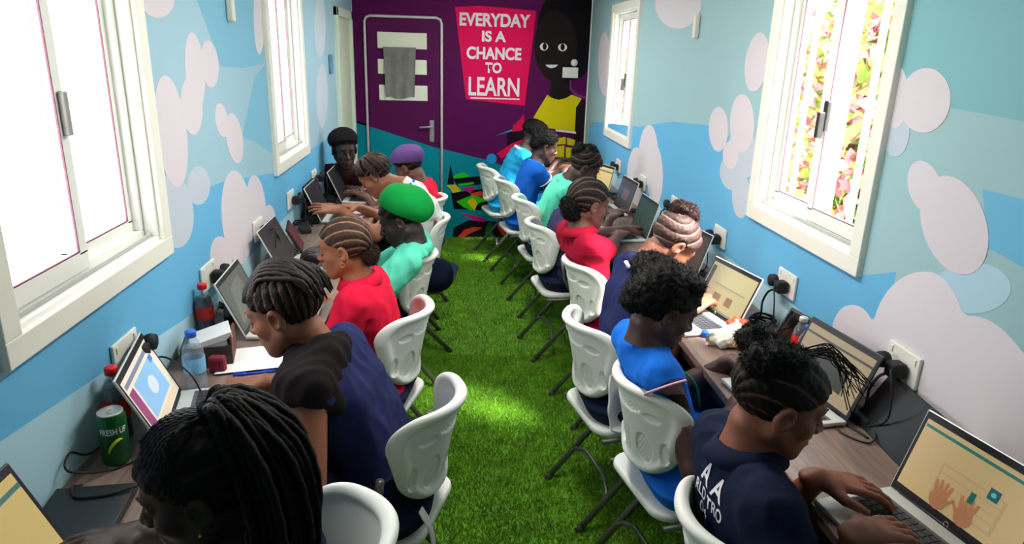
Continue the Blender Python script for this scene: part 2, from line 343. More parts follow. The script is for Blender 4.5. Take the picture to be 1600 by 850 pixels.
vinyl(wall_e, 'e', 'painted_smile', [E_((852, 101), (872, 101), (868, 105), (861, 106.5), (856, 105))], (230, 225, 228), 5)
vinyl(wall_e, 'e', 'painted_swirl', [E_((890, 125), (893, 125), (893, 138), (900, 146), (917, 152), (917, 155), (899, 150), (890, 140))], (120, 40, 120), 5)
vinyl(wall_e, 'e', 'crimson_splash', [E_((802, 196), (812, 187), (818, 178), (820, 192), (828, 194), (818, 203), (800, 206)), E_((776, 240), (800, 224), (826, 214), (830, 220), (800, 236), (784, 248))], (206, 12, 70), 3)
vinyl(wall_e, 'e', 'dark_splash', [E_((792, 206), (822, 205), (828, 216), (806, 230), (792, 238))], (24, 8, 28), 2)
vinyl(wall_e, 'e', 'blue_splash', [E_((774, 212), (800, 202), (800, 205)), EE(768, 248, 8, 8)], (30, 140, 200), 3)
def G(*p): return [we(690+a/6.8, 250+b/6.8) for a, b in p]
vinyl(wall_e, 'e', 'black_shape', [G((60, 255), (95, 45), (125, 190), (130, 260)), G((120, 200), (400, 170), (420, 260), (170, 280)), G((100, 350), (560, 290), (560, 540), (130, 520)), G((130, 720), (280, 640), (700, 660), (720, 850), (110, 850))], (16, 12, 22), 3)
vinyl(wall_e, 'e', 'green_shape', [G((120, 190), (150, 155), (230, 130), (300, 170), (200, 195)), G((170, 255), (340, 235), (345, 255), (185, 280)), G((155, 440), (320, 375), (540, 425), (400, 455), (320, 540), (230, 500))], (44, 190, 24), 4)
vinyl(wall_e, 'e', 'yellow_shape', [G((50, 270), (150, 260), (210, 330), (120, 350), (90, 300)), G((270, 440), (330, 400), (380, 460), (350, 540), (290, 470)), G((445, 480), (505, 470), (500, 520), (445, 525))], (224, 190, 20), 5)
vinyl(wall_e, 'e', 'magenta_shape', [G((210, 300), (340, 280), (350, 310), (300, 350)), G((470, 370), (540, 345), (540, 405), (480, 400)), G((200, 560), (340, 590), (460, 615), (455, 660), (340, 640))], (200, 20, 110), 4)
vinyl(wall_e, 'e', 'red_shape', [G((300, 355), (420, 330), (470, 345), (430, 385), (330, 385)), G((160, 830), (240, 740), (340, 710), (440, 720), (300, 780), (220, 830)), G((590, 700), (630, 660), (690, 790), (650, 810))], (214, 60, 40), 4)
vinyl(wall_e, 'e', 'green_shape', [G((470, 700), (520, 650), (550, 730), (540, 840), (460, 830))], (20, 90, 40), 4)
# ---- corner trims
tag(MB().box((XR-.012, YE-.012, 0), (XR, YE, ZC), .003).build('trim_1', WHITE), None, kind='structure')
tag(MB().box((XL, YE-.03, 0), (XL+.012, YE, ZC), .003).build('trim_2', mat('trim_grey', (190, 190, 200), .5)), None, kind='structure')
# ---- end door
dx0, dz1 = we(569, 24); dx1, _ = we(690, 26)
door = thing('door_1', 'purple and teal door with three white panels in the end wall', None, (0, 0, 0), kind='structure')
teal_z = lambda x: np.interp(x, [we(545, 188)[0], we(665, 226)[0], we(760, 250)[0]], [we(545, 188)[1], we(665, 226)[1], we(760, 250)[1]])
MB().box((dx0+.02, YE-.016, .02), (dx1-.02, YE-.001, dz1-.02), .003).build('door_leaf', mat('door_purple', (84, 10, 74), .6, spec=.15), door)
MB().prism([(dx0+.02, .02), (dx1-.02, .02), (dx1-.02, teal_z(dx1)), (dx0+.02, teal_z(dx0))], lambda a, b, h: (a, YE-.016-h, b), .001).build('teal_paint', mat('vinyl_0_132_150', TEAL, .45), door)
rr = .05
MB().tube([(dx0, YE-.012, 0), (dx0, YE-.012, dz1-rr), (dx0+.015, YE-.012, dz1-.015), (dx0+rr, YE-.012, dz1), (dx1-rr, YE-.012, dz1), (dx1-.015, YE-.012, dz1-.015), (dx1, YE-.012, dz1-rr), (dx1, YE-.012, 0)], .013, 6).build('door_frame', mat('frame_rose', (226, 214, 216), .45), door)
for a, b, c, d in ((590, 52, 667, 75), (591, 94, 667, 115), (593, 134, 668, 156)):
    x0, z0 = we(a, d); x1, z1 = we(c, b)
    MB().box((x0, YE-.022, z0), (x1, YE-.014, z1), .004).build('panel', mat('panel_white', (238, 238, 216), .4), door)
hx, hz = we(675, 204)
MB().box((hx-.022, YE-.026, hz-.11), (hx+.022, YE-.016, hz+.10), .004).build('handle_plate', mat('brushed_metal', (196, 196, 200), .3, .8), door)
MB().tube([(hx, YE-.02, hz+.04), (hx, YE-.06, hz+.04), (hx-.03, YE-.066, hz+.04), (hx-.12, YE-.062, hz+.035)], .010, 8).build('lever', mat('brushed_metal', (196, 196, 200)), door)
# cloth hung over the door panels
def cloth_on_door():
    x0, z1 = we(599, 73); x1, _ = we(650, 73); _, z0 = we(625, 152); nx, nz = 30, 34; V = []
    for side in (0, 1):
        for j in range(nz+1):
            for i in range(nx+1):
                u, v = i/nx, j/nz; z = z1+(z0-z1)*v+(.012*math.sin(u*9) if j == nz else 0)
                ins = .10*v*(u-.5)*-1*(x1-x0)*1.2
                V.append((x0+(x1-x0)*u+ins, YE-.030-side*.006-.010*(1+math.sin(u*17+v*2))*v-.004*math.sin(v*20+u*5), z))
    F = []; N = (nx+1)*(nz+1)
    for s in (0, 1):
        for j in range(nz):
            for i in range(nx):
                q = [s*N+j*(nx+1)+i, s*N+j*(nx+1)+i+1, s*N+(j+1)*(nx+1)+i+1, s*N+(j+1)*(nx+1)+i]; F.append(q)
    mb = MB().add(V, F, True); o = mb.build('hanging_cloth', mat('cloth_grey', (126, 124, 120), .9, bump=.4, bscale=120, var=.15, vscale=14)); tag(o, 'grey cloth hung over the white panels of the end door', 'cloth')
cloth_on_door()
# ---- side door at the far end of the left wall
sd = thing('door_2', 'white side door in a pale frame at the far end of the left wall', None, kind='structure')
yA, yB = 6.02, 6.93
MB().box((XL-.02, yA+.06, 0), (XL+.004, yB-.06, 2.12), .003).build('door_leaf', mat('door_cream', (222, 230, 205), .45), sd)
for a, b in ((yA, yA+.07), (yB-.07, yB)): MB().box((XL-.01, a, 0), (XL+.03, b, 2.18), .004).build('jamb', mat('jamb_cream', (216, 228, 208), .45), sd)
MB().box((XL-.01, yA, 2.11), (XL+.03, yB, 2.18), .004).build('lintel', mat('jamb_cream', (216, 228, 208)), sd)
# ---- windows
GL = glass_mat('window_glass')
def window(n, sgn, X, y0, y1, label, lock_y):
    w = thing('window_%d' % n, label, None, kind='structure')
    def bx(mb, d0, d1, a, b, z0, z1, bev=.003):
        xa, xb = X+sgn*d0, X+sgn*d1; return mb.box((min(xa, xb), a, z0), (max(xa, xb), b, z1), bev)
    t = .062
    mb = MB(); bx(mb, -.022, .006, y0, y1, WZ0, WZ0+t); bx(mb, -.022, .006, y0, y1, WZ1-t, WZ1); bx(mb, -.022, .006, y0, y0+t, WZ0+t, WZ1-t); bx(mb, -.022, .006, y1-t, y1, WZ0+t, WZ1-t)
    mb.build('trim', mat('trim_cream', (240, 238, 224), .4), w)
    a0, a1, b0, b1 = y0+.055, y1-.055, WZ0+.055, WZ1-.055
    mb = MB(); f = .045
    for d0, d1, f in ((-.005, .035, .02), (.035, .10, .045)):
        bx(mb, d0, d1, a0, a1, b0, b0+f); bx(mb, d0, d1, a0, a1, b1-f, b1); bx(mb, d0, d1, a0, a0+f, b0+f, b1-f); bx(mb, d0, d1, a1-f, a1, b0+f, b1-f)
    mb.build('frame', WHITE, w)
    mb = MB(); bx(mb, .012, .018, a0+.02, a1-.02, b0+.02, b0+.034); mb.build('track', mat('track_grey', (176, 178, 172), .5), w)
    mid = (y0+y1)/2; s = .042
    for (c0, c1, d0) in ((a0+.03, mid+.022, .030), (mid-.022, a1-.03, .056)):
        mb = MB(); d1 = d0+.024
        bx(mb, d0, d1, c0, c1, b0+.03, b0+.03+s+.01); bx(mb, d0, d1, c0, c1, b1-.03-s, b1-.03); bx(mb, d0, d1, c0, c0+s, b0+.03+s, b1-.03-s); bx(mb, d0, d1, c1-s, c1, b0+.03+s, b1-.03-s)
        sash = mb.build('sash', WHITE, w)
        mb = MB()
        g0, g1, h0, h1 = c0+s, c1-s, b0+.04+s, b1-.03-s; q = .004
        bx(mb, d0-.001, d0+.004, g0, g1, h0, h0+q, 0); bx(mb, d0-.001, d0+.004, g0, g1, h1-q, h1, 0); bx(mb, d0-.001, d0+.004, g0, g0+q, h0, h1, 0); bx(mb, d0-.001, d0+.004, g1-q, g1, h0, h1, 0)
        mb.build('gasket', mat('gasket', (120, 70, 90), .7), sash)
        mb = MB(); bx(mb, d0+.009, d0+.013, c0+s-.004, c1-s+.004, b0+.04+s-.004, b1-.03-s+.004, 0); mb.build('pane', GL, sash)
    if lock_y is not None:
        zz = 1.69
        mb = MB(); bx(mb, .012, .030, lock_y-.014, lock_y+.014, zz-.06, zz+.05, .004); bx(mb, -.012, .016, lock_y-.010, lock_y+.010, zz-.085, zz+.01, .004); mb.build('latch', mat('latch_black', (24, 22, 22), .4), w)
    return w
window(1, -1, XL, *L1W, 'white sliding window above the nearest desks on the left', None)
window(2, -1, XL, *L2W, 'white sliding window at the far end of the left wall', None)
window(3, 1, XR, *R1W, 'white sliding window with black latch on the right wall, nearest', 2.50)
window(4, 1, XR, *R2W, 'white sliding window with black latch at the far right', 5.62)
zz = 1.69
MB().box((XL-.03, 1.862, zz-.05), (XL-.012, 1.882, zz+.06), .004).build('sash_pull', mat('pull_grey', (150, 146, 142), .5), bpy.data.objects['window_1'])
# light portals (guide sky sampling through the four windows) and the room's ceiling lamps
def area(name, loc, sx, sy, power, rot, col=(1, 1, 1), portal=False, parent=None):
    l = bpy.data.lights.new(name, 'AREA'); l.shape = 'RECTANGLE'; l.size = sx; l.size_y = sy; l.energy = power; l.color = col
    if portal: l.cycles.is_portal = True
    o = bpy.data.objects.new(name, l); COL.objects.link(o); o.location = loc; o.rotation_euler = rot
    if parent: o.parent = parent
    return o
for (a, b), sgn, X in ((L1W, -1, XL), (L2W, -1, XL), (R1W, 1, XR), (R2W, 1, XR)):
    area('sky_portal', (X+sgn*(OUT+.02), (a+b)/2, (WZ0+WZ1)/2), WZ1-WZ0, b-a, 1, (0, PI/2 if sgn > 0 else -PI/2, 0), portal=True)
LAMP_POWER = 26
for i, y in enumerate((2.5, 5.2)):
    t = thing('ceiling_lamp', ['long white ceiling lamp above the middle seats', 'long white ceiling lamp above the far seats'][i], 'lamp', (.2, y, ZC), 0, 'ceiling lamps')
    MB().box((-.07, -.6, -.045), (.07, .6, 0), .006).build('housing', WHITE, t)
    MB().box((-.055, -.58, -.052), (.055, .58, -.044), .002).build('diffuser', mat('lamp_glow', (255, 252, 245), .4, emit=2.0), t)
    area('lamp_light', (0, 0, -.06), .11, 1.15, LAMP_POWER, (0, 0, 0), (1, .97, .92), parent=t)
# ---- outside: paved yard, pale neighbouring wall on the left, flowering bush with bars on the right
tag(MB().box((-14, -12, -.75), (XL-.11, 20, -.7)).build('yard_ground', mat('yard_concrete', (214, 208, 198), .9, var=.08, vscale=1)), None, kind='structure')
tag(MB().box((XR+.11, -12, -.75), (14, 20, -.7)).build('yard_ground', mat('yard_concrete', (214, 208, 198))), None, kind='structure')
def bush(loc, size, label, seed, n=2600):
    r = np.random.default_rng(seed); t = thing('flowering_bush', label, 'bush', loc, 0, 'bushes outside the right windows')
    def leaves(n, s, name, mt):
        d = r.normal(size=(n, 3)); d /= np.linalg.norm(d, axis=1)[:, None]; p = d*(np.array(size)*(.65+.38*r.random((n, 1))))+np.array([0, 0, size[2]])
        u = r.normal(size=(n, 3)); u /= np.linalg.norm(u, axis=1)[:, None]; v = np.cross(u, r.normal(size=(n, 3))); v /= np.linalg.norm(v, axis=1)[:, None]
        s = s*(.6+.8*r.random((n, 1))); V = np.stack([p-u*s, p-v*s*.5, p+u*s, p+v*s*.5], 1).reshape(-1, 3)
        me = np_mesh(name, V, np.arange(4*n).reshape(-1, 4), False); me.materials.append(mt); o = link(name, me, parent=t); o['kind'] = 'stuff'
    leaves(n, .07, 'foliage', mat('leaf_green', (112, 132, 52), .6, var=.4, vscale=3))
    leaves(int(n*.9), .06, 'flowers', mat('petal_pink', (208, 96, 104), .6, var=.25, vscale=4))
    leaves(int(n*.35), .05, 'yellow_flowers', mat('petal_yellow', (240, 200, 90), .6))
    MB().tube([(0, 0, -.7-loc[2]), (.03, .02, .3), (-.02, 0, size[2])], [.05, .04, .02], 6).build('trunk', mat('bark', (96, 76, 58), .9), t)
bush((2.35, 3.42, .25), (.34, .52, 1.05), 'pink flowering bush outside the nearest right window', 3)
bush((3.0, 5.35, .2), (.4, .35, 1.1), 'yellow and pink bush farther back outside the nearest right window', 5, 900)
bush((2.5, 9.6, .3), (.4, .8, .85), 'pink flowering bush outside the far right window', 9, 1500)
for (a, b), lab in ((R1W, 'white vertical security bars outside the nearest right window'), (R2W, 'white vertical security bars outside the far right window')):
    t = thing('window_bars', lab, 'security bars', (XR+.15, a, WZ0), 0, 'security bars')
    for k in range(6):
        y = .06+k*(b-a-.12)/5
        MB().tube([(0, y, 0), (0, y, WZ1-WZ0)], .013, 8).build('bar', mat('bar_white', (240, 240, 240), .4), t)
    for z in (.02, WZ1-WZ0-.02): MB().box((-.014, 0, z-.012), (.014, b-a, z+.012)).build('rail', mat('bar_white', (240, 240, 240)), t)
    for y in (.06, b-a-.06): MB().box((-.052, y-.012, .02), (0, y+.012, .045)).build('bracket', mat('bar_white', (240, 240, 240)), t)
# ---- small wall fittings
def fitting(name, label, cat, wall, u, v, w, h, d, col, grp=None):
    if wall == 'l': y, z = wl(u, v); lo, hi = (XL+.002, y-w/2, z-h/2), (XL+d, y+w/2, z+h/2)
    elif wall == 'r': y, z = wr(u, v); lo, hi = (XR-d, y-w/2, z-h/2), (XR-.002, y+w/2, z+h/2)
    else: x, z = we(u, v); lo, hi = (x-w/2, YE-d, z-h/2), (x+w/2, YE-.004, z+h/2)
    o = MB().box(lo, hi, min(.006, d/3)).build(name, mat('fit_%d_%d_%d' % col, col, .4)); tag(o, label, cat, grp)
fitting('switch_box', 'small white rectangular box on the painted girl of the end wall', 'switch box', 'e', 890.5, 113.5, .155, .10, .035, (226, 228, 214))
x, z = we(897, 98)
o = MB().lathe([(0, .02), (.028, .02), (.034, .012), (.034, 0)], 16, Matrix.Translation((x, YE-.004, z)) @ Matrix.Rotation(PI/2, 4, 'X')).build('round_sensor', mat('fit_228_226_230', (228, 226, 230), .4)); tag(o, 'small white round sensor above the box on the end wall', 'sensor')
fitting('wall_sensor', 'small cream upright fitting high on the right wall', 'sensor', 'r', 1092, 42, .04, .12, .03, (232, 226, 208))
fitting('wall_sensor', 'small cream upright fitting high on the left wall', 'sensor', 'l', 354, 10, .04, .12, .03, (232, 226, 208))
fitting('light_switch', 'slim blue-grey switch beside the side door frame', 'switch', 'l', 515, 100, .10, .14, .02, (96, 140, 170))
# ---- worktops
WOOD = wood_mat()
XDL, XDR = -.50, .89
def worktop(name, x0, x1, y0, y1, label, front):
    t = thing(name, label, 'desk', (0, 0, 0))
    MB().box((x0, y0, ZD-.03), (x1, y1, ZD), .004).build('top', WOOD, t)
    MB().box((front-.01, y0, ZD-.09), (front+.01, y1, ZD-.0305), 0).build('apron', mat('apron_dark', (70, 54, 48), .5), t)
    y = y0+.05
    while y < y1:
        MB().box((min(x0, x1)+.03, y, 0), (max(x0, x1)-.06, y+.025, ZD-.03)).build('support_panel', mat('apron_dark', (70, 54, 48)), t); y += 1.45
worktop('worktop', XL+.001, XDL, .35, 6.0, 'long brown wood-look worktop along the left wall', XDL-.03)
worktop('worktop', XDR, XR-.001, .35, 6.95, 'long brown wood-look worktop along the right wall', XDR+.04)
# ------------------------------------------------------------------ folding chairs
PLAST = mat('chair_plastic', (236, 236, 228), .5, bump=.08, bscale=500)
TUBE = mat('chair_tube', (112, 110, 106), .4, .6)
RUB = mat('rubber', (40, 40, 40), .8)
def sd2(X, Z, hw_top, hw_bot, z0, z1, r):      # rounded trapezoid outline, inside negative
    t = np.clip((Z-z0)/(z1-z0), 0, 1); hw = hw_bot+(hw_top-hw_bot)*t
    qx = np.abs(X)-(hw-r); qz = np.abs(Z-(z0+z1)/2)-((z1-z0)/2-r)
    return np.sqrt(np.maximum(qx, 0)**2+np.maximum(qz, 0)**2)+np.minimum(np.maximum(qx, qz), 0)-r
def chair_back():
    g = SDF((-.27, -.36, .47), (.27, -.06, .91), .0042)
    X = g.ax[0][:, None, None]; Y = g.ax[1][None, :, None]; Z = g.ax[2][None, None, :]
    z0, z1 = .545, .865
    out = sd2(X, Z+0*X, .238, .150, z0, z1+.012*(1-(X/.24)**2), .105)
    ys = -.185-.20*(Z-z0)-.03*np.maximum(Z-.72, 0)*4*.5+2.5*X*X*(.9+.3*(Z-z0)/(z1-z0))      # wraps round the sitter
    rim = np.exp(-(out+.018)**2/(2*.012**2))
    d = np.abs(Y-ys)-(.0075+.013*rim)
    # recesses in the back face: hand slot and four ovals
    def oval(cx, cz, rx, rz): return np.sqrt(((X-cx)/rx)**2+((Z-cz)/rz)**2)-1
    back = ys-.0075
    for cx, cz, rx, rz, dp in ((0, .79, .080, .022, .03), (-.115, .775, .03, .016, .006), (.115, .775, .03, .016, .006), (-.075, .645, .034, .058, .030), (.075, .645, .034, .058, .030), (-.15, .66, .016, .04, .007), (.15, .66, .016, .04, .007), (0, .64, .012, .05, .005)):
        o = oval(cx, cz, rx, rz); dep = dp*np.clip(-o*5, 0, 1)
        d = np.where((o < 0) & (Y < ys), np.maximum(d, (back+np.minimum(dep, .0125))-Y), d)
    k = .012; e = out+0*Y; h = np.maximum(k-np.abs(d-e), 0)/k
    g.D = (np.maximum(d, e)+h*h*k/4).astype(np.float32)
    return np_mesh('backrest', *g.nets())
def chair_seat():
    g = SDF((-.25, -.25, .40), (.25, .25, .50), .006)
    X = g.ax[0][:, None, None]; Y = g.ax[1][None, :, None]; Z = g.ax[2][None, None, :]
    out = sd2(X, Y+0*X, .225, .195, -.19, .215, .07); top = .458-.010*np.exp(-((X/.15)**2+((Y+.02)/.14)**2))-.25*np.maximum(Y-.16, 0)**1
    d = np.abs(Z-(top-.016))-.016; k = .014; e = out+0*Z; h = np.maximum(k-np.abs(d-e), 0)/k
    g.D = (np.maximum(d, e)+h*h*k/4).astype(np.float32); return np_mesh('seat', *g.nets())
def make_chair():
    t = thing('folding_chair', '', 'chair')
    link('backrest', chair_back(), PLAST, t); link('seat', chair_seat(), PLAST, t)
    for s in (-1, 1):
        x = .205*s
        MB().tube([(x*1.02, -.085, .68), (x*1.02, -.07, .56), (x*1.03, .0, .44), (x*1.03, .13, .22), (x*1.03, .235, .012)], .0130, 10).build('front_leg', TUBE, t)
        MB().tube([(x*.93, .12, .425), (x*.93, .02, .30), (x*.93, -.235, .012)], .0135, 10).build('rear_leg', TUBE, t)
        MB().tube([(x*1.03, .228, .022), (x*1.03, .244, 0)], .016, 10).build('foot_cap', RUB, t)
        MB().tube([(x*.93, -.226, .022), (x*.93, -.242, 0)], .016, 10).build('foot_cap', RUB, t)
        MB().tube([(x*1.0, -.17, .418), (x*1.0, .15, .418)], .010, 8).build('seat_rail', TUBE, t)
    MB().tube([(-.19, -.135, .125), (-.17, -.115, .155), (-.10, -.10, .185), (.10, -.10, .185), (.17, -.115, .155), (.19, -.135, .125)], .009, 8).build('rear_brace', TUBE, t)
    MB().tube([(-.21, .14, .165), (.21, .14, .165)], .009, 8).build('front_brace', TUBE, t)
    return t
def copy_tree(o, parent=None):
    c = o.copy(); COL.objects.link(c); c.parent = parent
    for ch in list(o.children): copy_tree(ch, c)
    return c
CH = {}
_proto = make_chair(); _first = True
def chair(key, x, y, deg, label):
    global _first
    o = _proto if _first else copy_tree(_proto); _first = False
    o.location = (x, y, 0); o.rotation_euler = (0, 0, math.radians(deg)); tag(o, label, 'chair', 'white folding chairs'); CH[key] = o
chair('R1', 0.80, 1.34, -80, 'white folding chair of the person in the printed navy polo, nearest on the right')
chair('R2', 0.81, 2.07, -78, 'white folding chair with the person in the bright blue dress')
chair('R3', 0.72, 2.60, -78, 'white folding chair with navy skirt hanging through it, behind the blue dress')
chair('R4', 0.84, 3.40, -80, 'white folding chair under the person in the crimson shirt on the right')
chair('R5', 0.73, 4.22, -82, 'white folding chair just beyond the crimson shirt, fifth on the right')
chair('R6', 0.71, 4.98, -82, 'white folding chair of the mint green shirt on the right side')
chair('R7', 0.62, 5.76, -80, 'white folding chair of the royal blue top with white sleeve trim')
chair('R8', 0.50, 6.42, -78, 'white folding chair standing nearest to the graffiti on the end wall')
chair('L1', -.385, 1.27, 108, 'white folding chair of the long braids, nearest on the left')
chair('L2', -0.22, 1.98, 72, 'white folding chair of the person with the black scarf')
chair('L3', -0.34, 2.74, 74, 'white folding chair of the pinkish red shirt on the left')
chair('L4', -0.34, 3.52, 78, 'white folding chair of the green beret')
chair('L5', -.28, 4.30, 102, 'white folding chair of the white top, beyond the green beret')
chair('L6', -0.30, 4.97, 80, 'white folding chair of the purple beret, farthest in the left row')
chair('L7', -0.62, 5.52, 158, 'white folding chair turned to the camera under the black beret')
# ------------------------------------------------------------------ laptops
SILV = mat('laptop_silver', (220, 220, 214), .38, .25); BEZ = mat('laptop_bezel', (26, 26, 30), .4); KEYM = mat('laptop_keys', (52, 54, 62), .5)
LW_, LD_, LH_ = .335, .235, .225
def _keys():
    mb = MB()
    for r in range(5):
        n = 14
        for c in range(n):
            if r == 4 and 4 <= c <= 8:
                if c > 4: continue
                x0 = -.145+c*.0207; mb.box((x0, -.015-r*.0185+.085-.016, .018), (x0+.0207*5-.003, .085-.015-r*.0185, .0205)); continue
            x0 = -.145+c*.0207; mb.box((x0, .085-.031-r*.0185, .018), (x0+.0177, .085-.015-r*.0185, .0205))
    return mb.mesh('keys')
KEYS = _keys()
def flat(lid, name, poly, col, layer, emit, ):
    """a flat shape shown on the display; coordinates in lid units 0..1"""
    m_ = mat('screen_%d_%d_%d_%d' % (*col, int(emit*100)), col, .35, emit=emit)
    MB().prism([((a-.5)*(LW_-.024), .016+b*(LH_-.036)) for a, b in poly], lambda a, b, h: (a, -.0044-h, b), .0003*layer).build(name, m_, lid)
def rect(a, b, c, d): return [(a, b), (c, b), (c, d), (a, d)]
def el(a, b, c, d, ang=0): return ellpoly(a, b, c, d, ang, 14)
def laptop(key, hx, hy, deg, tilt, label, scr, body=SILV, lidcol=SILV, sc=1.0):
    """hx, hy: middle of the hinge; deg: heading of the screen's back; tilt: lid leaning back from upright"""
    t = thing('laptop', label, 'laptop', (hx, hy, ZD), math.radians(deg), 'laptops on the worktops'); t.scale = (sc,)*3
    MB().box((-LW_/2, -LD_, .003), (LW_/2, 0, .017), .004).build('base', body, t)
    MB().box((-.15, -.145, .0165), (.15, -.042, .0176)).build('keyboard_well', mat('laptop_well', (96, 98, 100), .5), t)
    k = link('keys', KEYS, KEYM, t); k.location = (0, -.125, 0); k['kind'] = 'stuff'
    MB().box((-.055, -.222, .0168), (.055, -.155, .0176), 0).build('touchpad', mat('laptop_pad', (176, 178, 180), .3), t)
    for sx in (-.12, .12):
        MB().box((sx-.012, -.22, 0), (sx+.012, -.20, .0035)).box((sx-.012, -.03, 0), (sx+.012, -.01, .0035)).build('foot', RUB, t)
    lid = MB().box((-LW_/2, -.004, .002), (LW_/2, .003, LH_), .0025).build('lid', lidcol, t)
    lid.location = (0, 0, .014); lid.rotation_euler = (-math.radians(tilt), 0, 0)
    MB().box((-LW_/2+.003, -.0046, .004), (LW_/2-.003, -.0035, LH_-.003)).build('bezel', BEZ, lid)
    MB().tube([(-LW_/2+.03, 0, .004), (LW_/2-.03, 0, .004)], .006, 8).build('hinge', BEZ, lid)
    MB().lathe([(.0065, -.0004), (.0068, .0004), (.0055, .0005)], 16, Matrix.Translation((0, -.0049, .010)) @ Matrix.Rotation(PI/2, 4, 'X')).build('bezel_mark', mat('mark_grey', (200, 204, 206), .4), lid)
    for name, poly, col, layer, em in scr: flat(lid, name, poly, col, layer, em)
    return t
OFF = [('display', rect(0, 0, 1, 1), (30, 34, 36), 1, 0.02)]
def typing_screen(bgc=(204, 176, 128), em=.22):
    s = [('display', rect(0, .0, 1, 1), bgc, 1, em), ('title_strip', rect(.01, .90, .99, .94), (40, 120, 110), 2, em), ('taskbar', rect(0, 0, 1, .05), (40, 36, 34), 2, .1)]
    s += [('keyboard_drawing', rect(.27, .16, .80, .62), (194, 165, 117), 2, em)]
    for j in range(4): s.append(('keyboard_row', rect(.29, .19+j*.105, .78, .275+j*.105), (203, 175, 127), 3, em))
    for x0, fl in ((.36, -1), (.58, 1)):
        s.append(('hand_drawing', el(x0, .17, .075, .13), (182, 126, 88), 4, em))
        for q, (dx, ln, an) in enumerate(((-.055, .10, 8), (-.02, .13, 3), (.015, .13, -3), (.05, .11, -8))): s.append(('finger_drawing', el(x0+dx, .30, .016, ln, an), (182, 126, 88), 5+q % 2, em))
        s.append(('thumb_drawing', el(x0-fl*.075, .20, .016, .09, fl*28), (182, 126, 88), 5, em))
    s += [('finger_mark', rect(.555, .36, .595, .50), (24, 110, 100), 7, em), ('key_mark', rect(.66, .54, .74, .68), (24, 100, 110), 7, em), ('key_letter', el(.70, .61, .02, .03), (120, 190, 190), 8, em)]
    return s
BLUESCR = [('display', rect(0, 0, 1, 1), (226, 216, 200), 1, .4), ('heading', rect(.03, .86, .97, .93), (120, 130, 150), 2, .4), ('picture', rect(.20, .20, .86, .80), (130, 176, 214), 2, .55), ('picture_cloud', el(.55, .5, .12, .14), (196, 206, 216), 3, .55), ('side_panel', rect(.02, .18, .16, .80), (140, 60, 110), 2, .45), ('badge', rect(.78, .70, .88, .80), (60, 110, 190), 3, .5), ('lower_panel', rect(.20, .03, .90, .15), (214, 196, 170), 2, .5)]
PAGE = [('display', rect(0, 0, 1, 1), (160, 156, 118), 1, .22), ('dark_tab', rect(.02, .30, .10, .92), (50, 54, 60), 2, .1), ('text_line', rect(.2, .56, .9, .59), (130, 128, 104), 2, .3), ('hand_drawing', rect(.30, .22, .46, .38), (120, 96, 76), 2, .3), ('hand_drawing', rect(.58, .2, .72, .4), (120, 96, 76), 2, .3), ('taskbar', rect(0, 0, 1, .05), (120, 120, 104), 2, .2)]
DARKPIC = [('display', rect(0, 0, 1, 1), (150, 132, 104), 1, .2), ('title_strip', rect(.0, .84, 1, .88), (70, 68, 64), 2, .1), ('dark_picture', [(.12, .25), (.8, .2), (.8, .62), (.3, .75)], (56, 58, 52), 2, .1)]
ORANGE = [('display', rect(0, 0, 1, 1), (206, 180, 116), 1, .25), ('title_strip', rect(0, .82, 1, .88), (70, 110, 110), 2, .3), ('button', rect(.30, .62, .5, .70), (190, 130, 60), 2, .45), ('line', rect(.10, .52, .6, .54), (150, 100, 60), 2, .4)]
GREYSCR = [('display', rect(0, 0, 1, 1), (92, 96, 92), 1, .12), ('window_drawing', [(.1, .1), (.9, .2), (.7, .9), (.3, .8)], (112, 116, 110), 2, .15)]
BROWN = [('display', rect(0, 0, 1, 1), (70, 62, 60), 1, .1), ('picture', rect(.3, .3, .7, .7), (110, 84, 70), 2, .15)]
laptop('R1', 1.155, 1.275, -79, 18, 'open silver laptop showing typing hands, nearest on the right worktop', typing_screen())
laptop('R2', 1.165, 1.925, -82, 22, 'open laptop with a dark picture on screen, behind the hair bun', DARKPIC, lidcol=BEZ)
laptop('R3', 1.105, 2.65, -78, 24, 'open silver laptop with a pale page on screen beside the snack packet', PAGE)
laptop('R4', 1.165, 3.30, -80, 18, 'open laptop seen edge-on in front of the bowed head on the right', BROWN)
laptop('R5', 1.135, 4.02, -88, 16, 'open silver laptop with a dark green screen past the crimson shirt', [('display', rect(0, 0, 1, 1), (52, 66, 62), 1, .08)])
laptop('R6', 1.18, 4.68, -86, 16, 'open silver laptop with a reflecting dark screen, second past the crimson shirt', BROWN)
laptop('R7', 1.13, 5.30, -70, 14, 'open laptop with a tan screen in front of the mint shirt on the right', ORANGE)
laptop('R8', 1.16, 6.1, -88, 18, 'open laptop in front of the royal blue top, farthest on the right', OFF)
laptop('L1', -.81, 1.138, 90, 24, 'open laptop with a tan page in the lower left corner', ORANGE, lidcol=BEZ)
laptop('L2', -.80, 1.85, 102, 24, 'open laptop with a blue picture on screen behind the green can', BLUESCR, lidcol=SILV)
laptop('L3', -.765, 2.60, 93, 24, 'open silver laptop with a grey screen beside the loose papers', GREYSCR)
laptop('L4', -.80, 3.36, 90, 26, 'open silver laptop with a dark screen next to the maroon folder', OFF)
laptop('L5', -.80, 4.40, 90, 24, 'open silver laptop being touched by an outstretched hand', OFF)
laptop('L6', -.76, 4.98, 90, 24, 'open silver laptop farthest along the left worktop', OFF)
